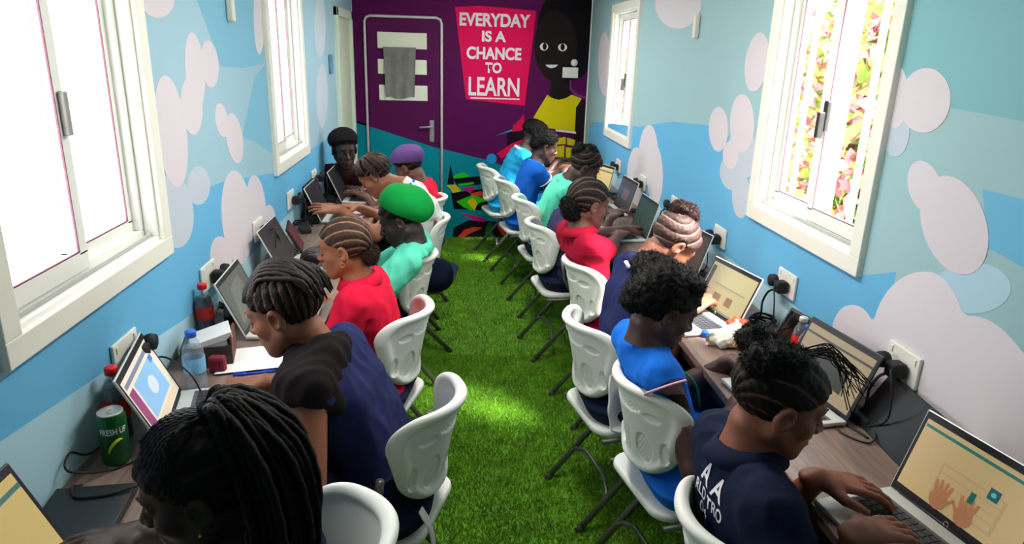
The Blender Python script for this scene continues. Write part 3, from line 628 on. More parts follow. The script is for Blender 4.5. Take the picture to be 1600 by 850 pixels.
# ------------------------------------------------------------------ closed laptops, tablets, folders
BLK = mat('black_plastic', (22, 26, 30), .42); BLK2 = mat('black_soft', (18, 18, 20), .7)
t = thing('closed_laptop', 'closed dark laptop lying flat against the left wall near the can', 'laptop', (-.832, 1.395, ZD), math.radians(96))
MB().box((-.12, -.085, 0), (.12, .095, .012), .003).build('base', BLK, t); MB().box((-.12, -.085, .0125), (.12, .095, .021), .003).build('lid', BLK, t); MB().tube([(-.10, .09, .012), (.10, .09, .012)], .006, 8).build('hinge', BLK2, t)
def leaning(name, label, cat, x, y, rz, lean, w, h, th, m1, m2, rim=.012):
    t = thing(name, label, cat, (x, y, ZD), math.radians(rz)); M = Matrix.Rotation(-math.radians(lean), 4, 'X')
    MB().box((-w/2, 0, 0), (w/2, th, h), .003, M).build('case', m2, t); MB().box((-w/2+rim, -.002, rim), (w/2-rim, .001, h-rim), 0, M).build('face', m1, t); return t
leaning('tablet', 'dark closed laptop leaning against the wall behind the nearest right laptop', 'tablet', 1.225, 1.66, -94, 30, .30, .18, .014, BLK, BLK2, .004)
leaning('tablet', 'black tablet leaning on the wall beside the pale page laptop', 'tablet', 1.27, 2.33, -78, 32, .20, .15, .014, mat('tablet_glass', (10, 10, 12), .1), mat('tablet_case', (70, 74, 78), .5))
leaning('power_box', 'black box standing under the third socket on the right', 'box', 1.255, 2.98, -84, 25, .20, .12, .05, BLK2, BLK)
leaning('maroon_folder', 'maroon folder standing open behind the dark-screened left laptop', 'folder', -.80, 3.70, 100, 28, .22, .15, .012, mat('maroon', (92, 16, 36), .5), BLK2)
leaning('black_bag', 'black bag slumped against the left wall beyond the maroon folder', 'bag', -.86, 4.62, 92, 12, .30, .20, .07, BLK2, BLK2)
# ------------------------------------------------------------------ sockets, plugs, cables, adapters
def socket(wall, y, z, label, plug=True, flip=1, cables=True):
    X = XL if wall == 'l' else XR; sg = 1 if wall == 'l' else -1
    t = thing('wall_socket', 'white double wall socket '+label, 'socket', (X, y, z), 0, 'wall sockets')
    def bx(mb, d0, d1, a, b, c, d, bev=.003): xa, xb = sg*d0, sg*d1; return mb.box((min(xa, xb), a, c), (max(xa, xb), b, d), bev)
    bx(MB(), .002, .012, -.075, .075, -.05, .05).build('faceplate', mat('socket_white', (236, 234, 222), .35), t)
    for s in (-1, 1): bx(MB(), .012, .0155, s*.055-.006, s*.055+.006, .022, .040, .001).build('rocker', mat('socket_white', (236, 234, 222)), t)
    if not plug: return
    p = thing('power_plug', 'black plug and cable in the socket '+label, 'plug', (X+sg*.017, y-.018*flip, z-.008), 0, 'plugs')
    bx(MB(), 0, .045, -.024, .024, -.024, .024, .008).build('plug_body', BLK2, p)
    MB().lathe([(0, .03), (.024, .028), (.026, .01), (.022, 0), (0, 0)], 14, Matrix.Translation((sg*.02, .048, .012)) @ Matrix.Rotation(sg*PI/2, 4, 'Y')).build('plug_cap', BLK2, p)
    if not cables: return
    pts = [(sg*.045, 0, -.01), (sg*.075, -.005, -.02), (sg*.085, .01, -.07), (sg*.08, .02, -.13), (sg*.10, .05, -.178), (sg*.14, .02, -.182), (sg*.12, -.08, -.182)]
    MB().tube(catm(pts), .0045, 6).build('cable', BLK2, p)
    pts = [(sg*.04, -.01, .0), (sg*.08, -.06, .02), (sg*.09, -.10, -.04), (sg*.085, -.09, -.12), (sg*.10, -.02, -.178)]
    MB().tube(catm(pts), .003, 6).build('thin_cable', BLK2, p)
def catm(P, n=6):
    P = [Vector(p) for p in P]; Q = [P[0]*2-P[1]]+P+[P[-1]*2-P[-2]]; out = []
    for i in range(1, len(Q)-2):
        a, b, c, d = Q[i-1:i+3]
        for k in range(n):
            t = k/n; out.append(.5*((2*b)+(c-a)*t+(2*a-5*b+4*c-d)*t*t+(3*b-a-3*c+d)*t**3))
    return out+[P[-1]]
for y, lab in ((1.785, 'on the white cloud, nearest on the right'), (2.54, 'second from the front on the right'), (3.275, 'third from the front on the right'), (4.01, 'fourth from the front on the right'), (4.76, 'below the far cloud on the right'), (5.51, 'farthest on the right')): socket('r', y, 1.022, lab)
for y, lab in ((1.932, 'nearest on the left, behind the cola bottle'), (2.65, 'second from the front on the left'), (3.383, 'third from the front on the left'), (4.098, 'fourth from the front on the left'), (4.83, 'farthest on the left')): socket('l', y, 1.012, lab, flip=-1, cables=y > 2)
def adapter(x, y, label, sg, seed):
    r = random.Random(seed); t = thing('power_adapter', label, 'adapter', (x, y, ZD), r.uniform(-.4, .4), 'laptop adapters')
    MB().box((-.03, -.06, 0), (.03, .06, .032), .007).build('brick', BLK2, t)
    pts = [(0, .06, .016), (0, .10, .01)]
    for k in range(26):
        a = k*.95; pts.append((.045*math.cos(a)+r.uniform(-.012, .012), .12+.05*math.sin(a)+r.uniform(-.01, .01), .006+.0009*k+r.uniform(0, .010)))
    MB().tube(catm(pts, 4), .004, 6).build('coiled_cable', BLK2, t)
for i, (x, y, lab) in enumerate(((1.25, 1.80, 'black adapter with coiled cable behind the dark picture laptop'), (1.25, 2.47, 'black adapter with coiled cable under the second right socket'), (1.24, 3.20, 'black adapter with coiled cable under the third right socket'), (1.24, 3.98, 'black adapter with coiled cable beyond the bowed head on the right'), (1.24, 4.45, 'black adapter with coiled cable between the two dark screens on the right'), (1.24, 5.05, 'black adapter with coiled cable farthest on the right'))): adapter(x, y, lab, 1, i)
for i, (x, y, lab) in enumerate(((-.87, 2.66, 'black adapter with coiled cable behind the grey screen on the left'), (-.87, 3.40, 'black adapter with coiled cable behind the dark left laptop'), (-.86, 4.05, 'black adapter with coiled cable beyond the maroon folder'), (-.86, 4.28, 'black adapter with tangled cable near the outstretched hand'), (-.85, 4.90, 'black adapter with coiled cable farthest on the left'))): adapter(x, y, lab, -1, 20+i)
adapter(1.262, 1.16, 'black adapter with coiled cable in the lower right corner', 1, 33)
def loose(label, pts, r=.003):
    tag(MB().tube(catm(pts), r, 6).build('loose_cable', BLK2), label, 'cable', 'loose cables')
loose('thin black cable arching over the closed dark laptop', [(-.925, 1.86, ZD+.004), (-.93, 1.66, ZD+.02), (-.945+.008, 1.58, ZD+.07), (-.92, 1.53, ZD+.05), (-.86, 1.60, ZD+.006), (-.80, 1.66, ZD+.005)])
loose('thin black cable curving across the closed dark laptop lid', [(-.90, 1.54, ZD+.004), (-.90, 1.50, ZD+.026), (-.87, 1.46, ZD+.025), (-.80, 1.47, ZD+.025), (-.75, 1.50, ZD+.026), (-.735, 1.53, ZD+.005)])
loose('thin black cable running in front of the water bottle', [(-.93, 2.12, ZD+.004), (-.915, 2.06, ZD+.10), (-.86, 2.02, ZD+.12), (-.79, 1.99, ZD+.08), (-.765, 2.0, ZD+.004)])
loose('black cable lying between the dark picture laptop and the leaning dark laptop', [(1.17, 1.80, ZD+.004), (1.15, 1.72, ZD+.004), (1.20, 1.66, ZD+.004), (1.24, 1.70, ZD+.02), (1.26, 1.82, ZD+.03)])
# ------------------------------------------------------------------ drinks and desk things
CL = glass_mat('clear_plastic', (.86, .91, .93), 1.6, .10)
def bottle(x, y, label, cap, liquid, lab, h=.2, r=.031):
    t = thing('drink_bottle', label, 'bottle', (x, y, ZD), random.uniform(0, 3), 'drink bottles')
    pr = [(0, .0), (r*.8, 0), (r, .008), (r, h*.18), (r*.93, h*.30), (r*.97, h*.42), (r, h*.58), (r*.93, h*.68), (r*.62, h*.82), (r*.42, h*.88), (r*.42, h*.93)]
    MB().lathe(pr, 22).build('body', CL, t)
    if liquid: MB().lathe([(0, .002)]+[(a*.95, b+.002) for a, b in pr[1:8]]+[(r*.8, h*.74), (0, h*.74)], 20).build('drink', liquid, t)
    MB().lathe([(r*1.01, h*.33), (r*1.015, h*.35), (r*1.03, h*.56), (r*1.01, h*.58)], 22).build('label_band', lab, t)
    MB().lathe([(0, h), (r*.46, h), (r*.5, h*.99), (r*.5, h*.905), (r*.44, h*.90)], 18).build('cap', cap, t)
    return t
RED, COLA, CLAB, BCAP, BLAB = mat('cap_red', (226, 24, 24), .4), mat('cola', (24, 8, 6), .15), mat('label_red', (216, 40, 30), .45, var=.3, vscale=40), mat('cap_blue', (24, 92, 200), .4), mat('label_blue', (120, 186, 226), .45, var=.25, vscale=40)
bottle(-.905, 1.765, 'cola bottle with red cap standing behind the green can', RED, COLA, CLAB, .215, .033)
bottle(-.915, 2.50, 'cola bottle with red cap farther back, beside the grey screen laptop', RED, COLA, CLAB, .20, .033)
bottle(-.80, 2.05, 'clear water bottle with blue cap beside the blue picture laptop', BCAP, glass_mat('water', (.86, .93, .97), 1.2, .06), BLAB, .20, .033)
bottle(1.255, 2.17, 'clear bottle with blue cap near the dark picture laptop', BCAP, glass_mat('water', (.86, .93, .97), 1.2, .06), mat('label_pink', (206, 60, 90), .45, var=.4, vscale=30), .16, .03)
bottle(1.27, 2.24, 'red bottle with white cap beside the blue capped one', mat('cap_white', (230, 226, 216), .4), COLA, RED, .165, .03)
t = thing('drink_can', 'green soft drink can with white lettering on the left worktop', 'can', (-.862, 1.645, ZD), math.radians(28))
r, h = .034, .150
MB().lathe([(r*.8, .002), (r, .012), (r, h-.016), (r*.86, h-.004)], 28).build('body', mat('can_green', (10, 92, 40), .3, .3, var=.2, vscale=20), t)
MB().lathe([(0, h-.006), (r*.8, h-.006), (r*.86, h), (r*.89, h-.002), (r*.86, h-.006)], 28).build('lid', mat('can_alu', (214, 212, 206), .35, .6), t)
MB().lathe([(0, .004), (r*.78, .003), (r*.82, .0)], 28).build('bottom', mat('can_alu', (214, 212, 206)), t)
MB().tube([(-.004, .012, h-.004), (0, .014, h-.003), (.006, .004, h-.003), (0, -.008, h-.003), (-.006, .004, h-.003)], .0016, 6, True).build('pull_tab', mat('can_alu', (214, 212, 206)), t)
def wrap_text(txt, w, hh, zc, rad, material, parent, a0=-PI/2):
    me = fit_text(txt, w, hh, .02)
    bm = bmesh.new(); bm.from_mesh(me); bmesh.ops.subdivide_edges(bm, edges=bm.edges[:], cuts=2); bm.to_mesh(me); bm.free()
    for v in me.vertices: a = a0+v.co.x/rad; v.co = Vector((rad*math.cos(a), rad*math.sin(a), zc+v.co.y))
    return link('lettering', me, material, parent)
wrap_text('FRESH UP', .066, .017, h*.70, r+.0008, mat('print_white', (236, 232, 236)), t)
MB().tube(catm([((r+.0006)*math.cos(-PI/2+a), (r+.0006)*math.sin(-PI/2+a), h*z) for a, z in ((-.5, .30), (-.4, .38), (-.2, .45), (0, .50), (.2, .53), (.4, .54), (.55, .52))], 5), [.001+.0035*math.sin(PI*k/30) for k in range(31)], 6).build('lime_swirl', mat('can_lime', (196, 214, 30), .4), t)
# open brown box of white books
t = thing('book_box', 'brown card box holding white paged books on the left worktop', 'box', (-.83, 2.27, ZD), math.radians(12))
BR = mat('box_brown', (96, 56, 42), .7); MB().box((-.08, -.07, 0), (.08, .07, .006)).build('bottom', BR, t)
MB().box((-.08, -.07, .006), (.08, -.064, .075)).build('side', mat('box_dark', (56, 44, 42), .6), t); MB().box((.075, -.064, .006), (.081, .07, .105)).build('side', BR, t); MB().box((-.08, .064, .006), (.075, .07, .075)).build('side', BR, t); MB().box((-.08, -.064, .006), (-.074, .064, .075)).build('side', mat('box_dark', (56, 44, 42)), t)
for k in range(3):
    b = thing('book', ['white paged book lowest in the brown box', 'white paged book in the middle of the brown box', 'white paged book on top in the brown box'][k], 'book', (-.838+.012*k, 2.27, ZD+.03+.026*k), math.radians(12+k*5), 'books in the brown box')
    M = Matrix.Rotation(math.radians(-14), 4, 'Y')
    MB().box((-.068, -.055, 0), (.062, .055, .018), .001, M).build('pages', mat('paper', (232, 230, 226), .8), b); MB().box((-.07, -.057, .018), (.064, .057, .021), .001, M).build('cover', mat('cover_white' if k > 0 else 'cover_grey', (226, 224, 222) if k > 0 else (120, 110, 108), .6), b)
o = MB().box((-.80, 2.155, ZD), (-.745, 2.19, ZD+.06), .012).build('red_pouch', mat('pouch_red', (120, 12, 38), .7)); tag(o, 'small dark red pouch in front of the brown box', 'pouch')
t = thing('clipboard', 'stack of white papers on a clipboard in front of the scarf wearer', 'clipboard', (-.665, 2.275, ZD), math.radians(-76))
MB().box((-.10, -.145, 0), (.10, .145, .004), .001).build('board', mat('board_navy', (34, 40, 80), .5), t)
for k in range(3): MB().box((-.098+.004*k, -.14+.003*k, .004+.0016*k), (.099+.003*k, .14-.004*k, .0055+.0016*k), 0).build('sheet', mat('sheet_white', (240, 240, 238), .7), t)
MB().box((-.03, .118, .009), (.03, .142, .018), .003).tube([(-.02, .13, .017), (0, .13, .024), (.02, .13, .017)], .003, 6).build('clip', mat('clip_metal', (176, 150, 110), .3, .8), t)
def pen(x, y, rz, label, m1, tip=True):
    t = thing('pen', label, 'pen', (x, y, ZD+.0045), math.radians(rz), 'pens beside the clipboard')
    MB().tube([(-.07, 0, 0), (.045, 0, 0), (.058, 0, 0), (.07, 0, -.001)], [.0042, .0042, .0032, .0012], 8).build('barrel', m1, t)
    MB().tube([(-.072, 0, 0), (-.03, 0, 0)], .005, 8).box((-.07, -.0015, .004), (-.035, .0015, .007)).build('cap', m1, t)
pen(-.645, 2.155, 12, 'blue pen lying beside the white papers', mat('pen_blue', (20, 70, 200), .35)); pen(-.56, 2.17, 4, 'second blue pen, partly under the papers', mat('pen_navy', (20, 40, 130), .35)); pen(-.575, 2.10, 2, 'red pen lying nearest the scarf wearer', mat('pen_red', (214, 24, 36), .35))
def packet():
    g = SDF((-.10, -.08, -.01), (.10, .08, .10), .005)
    g.ell((0, 0, .028), (.075, .055, .03), .02); g.ell((.03, .02, .04), (.04, .04, .03), .02); g.cone((-.07, .01, .02), (-.09, .02, .03), .02, .03, .01, flat=.3, up=(0, 1, .3)); g.plane((0, 0, .001), (0, 0, -1))
    me = np_mesh('wrapper', *g.nets()); displace(me, lambda p: (.007*wob(p, 120, 4)+.004*wob(p, 260, 6))*(p[:, 2] > .006)); return me
t = thing('snack_packet', 'crumpled white and yellow snack packet on the right worktop', 'packet', (1.07, 2.37, ZD), .3)
link('wrapper', packet(), mat('packet_white', (236, 226, 206), .4, var=.12, vscale=25), t)
MB().prism(ellpoly(0, 0, .012, .008), lambda a, b, h: (a-.03, -.056-h, b+.026), .004).build('yellow_mark', mat('packet_yellow', (240, 180, 60), .4), t)
t = thing('snack_packet', 'crumpled orange red snack packet behind the white one', 'packet', (1.135, 2.43, ZD), 1.2); link('wrapper', packet(), mat('packet_red', (226, 66, 36), .4, var=.2, vscale=25), t)
o = MB().lathe([(0, .025), (.013, .025), (.015, .022), (.015, 0), (0, 0)], 16, Matrix.Translation((.995, 2.45, ZD))).build('bottle_cap', BCAP); tag(o, 'blue bottle cap lying beside the snack packet', 'bottle cap')
# white bag strap hanging on the scarf wearer's chair
# ------------------------------------------------------------------ people
def two_tone(name, a, b, rough=.5, bump=0, bscale=150, var=0, spec=None):
    if spec is None: spec = .18 if name.startswith('hair') else .5
    """material that mixes colour a to b by the mesh's own 'tone' attribute"""
    if name in MATS: return MATS[name]
    M = mat(name, a, rough, bump=bump or .01, bscale=bscale, spec=spec); nt = M.node_tree; P = nt.nodes['Principled BSDF']
    at = nt.nodes.new('ShaderNodeAttribute'); at.attribute_name = 'tone'; mx = nt.nodes.new('ShaderNodeMix'); mx.data_type = 'RGBA'
    mx.inputs[6].default_value = (*lin(a), 1); mx.inputs[7].default_value = (*lin(b), 1)
    nt.links.new(at.outputs['Fac'], mx.inputs[0]); nt.links.new(mx.outputs[2], P.inputs['Base Color']); return M
def nrm(v): v = np.array(v, float); return v/(np.linalg.norm(v)+1e-9)
def rotm(axis, deg):
    return np.array(Matrix.Rotation(math.radians(deg), 3, Vector(axis)))
class Fig: pass
def pose(seat, deg, head, look, wrists, s, arch=0, nb=0):
    F = Fig(); F.s = s; F.hs = s*1.0; a = math.radians(deg); c, sn = math.cos(a), math.sin(a)
    loc = lambda p: np.array([c*(p[0]-seat[0])+sn*(p[1]-seat[1]), -sn*(p[0]-seat[0])+c*(p[1]-seat[1]), p[2]])
    F.H = loc(head); az, pit, rol = look
    F.HF = rotm((0, 0, 1), az) @ rotm((1, 0, 0), -pit) @ rotm((0, 1, 0), rol)          # columns right, forward, up
    u = F.HF[:, 2]; F.P = np.array([0, -.065, .46+.085*s])
    F.HB = F.H+F.HF @ (np.array([0, -.032, -.07])*F.hs)
    dd = nrm(.45*-u+.55*nrm(F.P-F.HB)+nb*np.array([0, -1, .25])); F.N = F.HB+dd*(.075+.03*min(nb, 1))*s
    F.C = (F.P+F.N)/2+np.array([0, -.03-arch, .03])
    F.sp = lambda t: (1-t)**2*F.P+2*t*(1-t)*F.C+t*t*F.N
    F.sd = nrm(F.N-F.sp(.6)); F.arms = {}
    tw = math.radians(az*.35); lat = np.array([math.cos(tw), math.sin(tw), 0]); F.lat = lat
    for k, sg in (('L', -1), ('R', 1)):
        S = F.sp(.90)+lat*(.150*s*sg)+np.array([0, 0, -.005]); Wt = loc(wrists[k]); ua, fa = .265*s, .245*s
        v = Wt-S; d = np.linalg.norm(v)
        if d > (ua+fa)*.985: v = v*((ua+fa)*.985/d); Wt = S+v; d = np.linalg.norm(v)
        x = (ua*ua-fa*fa+d*d)/(2*d); hgt = math.sqrt(max(ua*ua-x*x, 1e-6)); ax = v/d
        pole = np.array([.55*sg, -.35, -1.]); pole = nrm(pole-ax*(pole@ax)); El = S+ax*x+pole*hgt
        F.arms[k] = (S, El, Wt)
    F.legs = {}
    for k, sg in (('L', -1), ('R', 1)):
        F.legs[k] = (F.P+np.array([.085*s*sg, .02, -.01]), np.array([.115*s*sg, .36*s, .455+.07*s]), np.array([.115*s*sg, .25*s, .09]), np.array([.125*s*sg, .25*s+.14*s, .035]))
    return F
def clip_chair(g, F, gap=.010):
    """the sitter leans against the backrest instead of passing through it"""
    R, o = F.chair; sl, X, Y, Z = g.region((-1, -1, .50), (1, 1, .92))
    xc = X*R[0][0]+Y*R[0][1]+o[0]; yc = X*R[1][0]+Y*R[1][1]+o[1]
    ys = -.185-.20*(Z-.545)-.06*np.maximum(Z-.72, 0)+2.5*xc*xc*(.9+.3*(Z-.545)/.32)+.0205+gap
    ys = ys-np.maximum(np.abs(xc)-.235, 0)*40-np.maximum(.535-Z, 0)*8-np.maximum(Z-.885, 0)*8
    g.D[sl] = np.maximum(g.D[sl], (ys-yc)*.8).astype(np.float32)
TORSO = ((0., .102, .078), (.22, .084, .058), (.45, .083, .062), (.68, .084, .070), (.87, .062, .098))
def torso(g, F, inf, k, lo=0):
    for t, r, w in TORSO:
        p = F.sp(t); l = F.lat if t > .4 else np.array([1, 0, 0]); g.cone(p-l*w*F.s, p+l*w*F.s, r*F.s+inf, r*F.s+inf, k, flat=.92, up=(0, 1, .2))
def head_sdf(g, F):
    T = lambda p: F.H+F.HF @ (np.array(p)*F.hs); R = F.HF.T; q = F.hs
    E = lambda c, r, k=.02, sub=False, R2=None: g.ell(T(c), np.array(r)*q, k*q, R if R2 is None else R2, sub)
    Cn = lambda a, b, ra, rb, k=.012, **kw: g.cone(T(a), T(b), ra*q, rb*q, k*q, **kw)
    E((0, -.014, .035), (.074, .094, .080)); E((0, .033, .033), (.059, .050, .052), .02); E((0, .025, -.03), (.060, .056, .065), .02); E((0, .045, -.068), (.041, .041, .040), .02)
    for x in (-1, 1):
        Cn((x*.052, -.004, -.048), (x*.018, .060, -.097), .020, .017, .03); E((x*.038, .055, -.026), (.024, .024, .023), .02)
    E((0, .068, -.100), (.021, .019, .017), .018); E((0, .070, -.065), (.029, .023, .025), .016)
    Cn((-.034, .075, .022), (.034, .075, .022), .011, .011, .02)
    for x in (-1, 1): E((x*.033, .097, .004), (.019, .016, .011), .012, True)
    for x in (-1, 1): E((x*.032, .0715, .003), (.0155, .0148, .0125), .004)
    Cn((0, .083, .012), (0, .107, -.030), .0065, .0115, .012)
    for x in (-1, 1): E((x*.013, .0945, -.0335), (.0105, .0115, .009), .008)
    for x in (-1, 1):
        Cn((x*.018, .086, -.0595), (0, .0965, -.0565), .0045, .0072, .004); Cn((x*.016, .086, -.071), (0, .0945, -.0735), .005, .0085, .004)
    if g.h < .0056:
        for x in (-1, 1): Cn((x*.021, .094, -.0672), (0, .106, -.0640), .0022, .0022, .003, sub=True)
    for x in (-1, 1):
        Re = (F.HF @ rotm((0, 0, 1), -24*x) @ rotm((1, 0, 0), -12)).T
        E((x*.079, -.010, -.006), (.009, .020, .033), .005, False, Re); E((x*.088, -.006, -.004), (.0085, .010, .017), .005, True, Re)
    g.cone(F.HB, F.N, .050*F.s, .055*F.s, .03); g.cone(F.N, F.sp(.82), .058*F.s, .06*F.s, .03)
def hand(g, W, d, n, sg, s, curl=1., spread=1., tips=None):
    d = nrm(d); n = nrm(n-d*(n@d)); sv = np.cross(d, n); s = s*.97
    g.cone(W-d*.02, W+d*.035*s, .025*s, .032*s, .015, flat=.62, up=n); Ks = []
    off = (-.030, -.010, .011, .030) if sg > 0 else (.030, .010, -.011, -.030)       # index .. little
    for o, l in zip(off, (.090, .094, .089, .080)):
        K = W+d*l*s+sv*o*s; g.cone(W+d*.018*s+sv*o*.55*s, K, .0155*s, .0112*s, .010, flat=.85, up=n); Ks.append(K)
    for K, o, L_ in zip(Ks, off, (.95, 1.05, .98, .80)):
        p = K; fd = nrm(d+sv*o*3.2*spread); ang = 12*curl
        for ln, ra, rb in ((.040, .0100, .0088), (.026, .0088, .0080), (.020, .0080, .0066)):
            a = math.radians(ang); dv = fd*math.cos(a)-n*math.sin(a); q = p+dv*ln*L_*s; g.cone(p, q, ra*s, rb*s, .0035); p = q; ang += 24*curl
        if tips is not None: tips.append(p)
    t0 = W+d*.022*s-sv*sg*.022*s-n*.004; t1 = t0+nrm(d*.62-sv*sg*.75-n*.25)*.042*s; t2 = t1+nrm(d*.9-sv*sg*.35-n*.2)*.030*s; t3 = t2+nrm(d*1-sv*sg*.1-n*.35)*.022*s
    g.cone(t0, t1, .017*s, .0125*s, .010); g.cone(t1, t2, .0122*s, .0102*s, .004); g.cone(t2, t3, .0100*s, .0080*s, .003)
    if tips is not None: tips.append(t3)
def skin_mat(c):
    return two_tone('skin_%d_%d_%d' % c, c, (min(255, c[0]+42), min(255, c[1]+22), min(255, c[2]+20)), .5, bump=.06, bscale=420)
def build_body(F, root, h, skin, hands, feet=True, trousers=False):
    pts = [F.H, F.P]+[p for a in F.arms.values() for p in a]+[p for l in F.legs.values() for p in l]
    lo = np.min(pts, 0)-.22; hi = np.max(pts, 0)+.22; lo[2] = -.012
    g = SDF(lo, hi, h); s = F.s; tips = []
    torso(g, F, -.004, .04)
    for k, sg in (('L', -1), ('R', 1)):
        S, E, Wt = F.arms[k]
        g.cone(S, E, .050*s, .039*s, .025); g.cone(E, Wt, .040*s, .0255*s, .018); g.cone(E+(Wt-E)*.15, E+(Wt-E)*.4, .041*s, .036*s, .02)
        hp = hands.get(k, {}); d = hp.get('d'); d = nrm(Wt-E) if d is None else np.array(d, float)
        if hp.get('d') is None: d = nrm(d*np.array([1, 1, .25]))
        hand(g, Wt, d, np.array(hp.get('n', (0, 0, 1)), float), sg, s, hp.get('curl', 1.), hp.get('spread', 1.), tips)
        A, B, C, D_ = F.legs[k]
        g.cone(A, B, .086*s, .062*s, .03); g.cone(B, C, .056*s, .038*s, .02); g.cone(B+(C-B)*.12, B+(C-B)*.45, .058*s, .05*s, .02); g.cone(C-np.array([0, .02, .045]), D_, .036, .030, .02)
    clip_chair(g, F, .014); head_sdf(g, F)
    V, Q = g.nets(); me = np_mesh('body', V, Q)
    co = np.empty(len(me.vertices)*3, np.float32); me.vertices.foreach_get('co', co); co = co.reshape(-1, 3)
    hc = (co-F.H) @ F.HF/F.hs; tone = np.zeros(len(co))
    lip = np.exp(-((hc[:, 0]/.020)**4+((hc[:, 2]+.0655)/.0125)**4))*(hc[:, 1] > .080); tone = np.maximum(tone, .55*lip)
    for t in tips: tone = np.maximum(tone, .8*np.exp(-(((co-t)**2).sum(1)/(.009**2))**2))
    col_attr(me, tone); return link('body', me, skin, root)
def build_top(F, root, name, material, sleeve=.55, h=.007, inf=.012, wr=.004, seed=1, neck=.064, cut_hem=False, deepneck=0):
    pts = [F.P, F.N]+[p for a in F.arms.values() for p in a[:2]]
    lo = np.min(pts, 0)-.24; hi = np.max(pts, 0)+.2; g = SDF(lo, hi, h); s = F.s
    torso(g, F, inf, .05)
    for k, sg in (('L', -1), ('R', 1)):
        S, E, Wt = F.arms[k]
        if sleeve <= .2: g.cone(S-nrm(E-S)*.01, E, .054*s+inf*.4, .05*s, .03, cut=(-.6, sleeve))
        elif sleeve <= 1: g.cone(S, E, .054*s+inf, .046*s+inf, .03, cut=(-.6, sleeve))
        else:
            g.cone(S, E, .052*s+inf, .042*s+inf, .03); g.cone(E, Wt, .044*s+inf*.8, .034*s+inf*.5, .02, cut=(-.6, sleeve-1))
    if sleeve <= 1: g.cone(F.sp(.84), F.N+F.sd*.005, .07*s, neck*s+.004, .02)
    g.cone(F.N-F.sd*.02+np.array([0, .01, 0]), F.HB+F.sd*.1, neck*s-.006, neck*s+.02, .008, sub=True)
    if deepneck: g.ell(F.N+np.array([0, .07, -.02]), (.05, .06, .05), .01, sub=True)
    clip_chair(g, F, .006)
    me = np_mesh(name, *g.nets())
    if wr: displace(me, lambda p: wr*wob(p*np.array([1, 1, .55]), 34, seed)+1.3*wr*(.35-np.abs(wob(p*np.array([1.2, 1.2, .6]), 42, seed+3)))+.4*wr*wob(p, 90, seed+9))
    return link(name, me, material, root)
def build_bottom(F, root, name, material, inf=.016, seed=3, length=1.0, calf=0, h=.009, fill=True):
    pts = [F.P]+[p for l in F.legs.values() for p in l[:3]]; g = SDF(np.min(pts, 0)-.2, np.max(pts, 0)+.2, h); s = F.s
    g.cone(F.P-np.array([.095*s, .01, .0]), F.P+np.array([.095*s, -.01, .0]), .102*s+inf, .102*s+inf, .04)
    for k in 'LR':
        A, B, C, _ = F.legs[k]; g.cone(A, B, .088*s+inf, .066*s+inf, .05)
        if calf: g.cone(B, B+(C-B)*calf, .060*s+inf, .055*s+inf*1.3, .04)
    if fill: g.cone(F.P+np.array([0, .1, -.01]), np.array([0, .36*s, .455+.06*s]), .08, .06, .05)
    clip_chair(g, F, .006); me = np_mesh(name, *g.nets()); displace(me, lambda p: .005*wob(p, 30, seed)); return link(name, me, material, root)
def ring(F, root, name, c, axis, r, th, material, squash=1., n=22):
    axis = Vector(axis).normalized(); u = axis.orthogonal().normalized(); w = axis.cross(u)
    return MB().tube([Vector(c)+(u*math.cos(a)+w*math.sin(a)*squash)*r for a in [2*PI*k/n for k in range(n)]], th, 6, True).build(name, material, root)
def polo_collar(F, root, material):
    ax = nrm(.6*F.sd+.4*nrm(F.HB-F.N)); c = F.N+F.sd*.008; u = nrm(np.cross(ax, (1, 0, 0))); w = np.cross(ax, u); V = []; n = 30
    for j, (r, hh) in enumerate(((.060, .026), (.068, .026), (.094, -.012), (.089, -.018), (.062, .010))):
        for k in range(n):
            a = 2*PI*k/n; V.append(c+(u*math.cos(a)+w*math.sin(a))*r*F.s+ax*hh)
    Fc = [(j*n+k, j*n+(k+1) % n, ((j+1) % 5)*n+(k+1) % n, ((j+1) % 5)*n+k) for j in range(5) for k in range(n)]
    return MB().add(V, Fc, True).build('collar', material, root)
def place_head(o, F):
    M = Matrix([[*(F.HF[i]*F.hs), F.H[i]] for i in range(3)]+[[0, 0, 0, 1]]); o.matrix_basis = M; return o
HAIRLINE = ([-.12, -.085, -.05, -.02, .01, .04, .065, .12], [-.075, -.072, -.062, -.02, .018, .032, .055, .075])
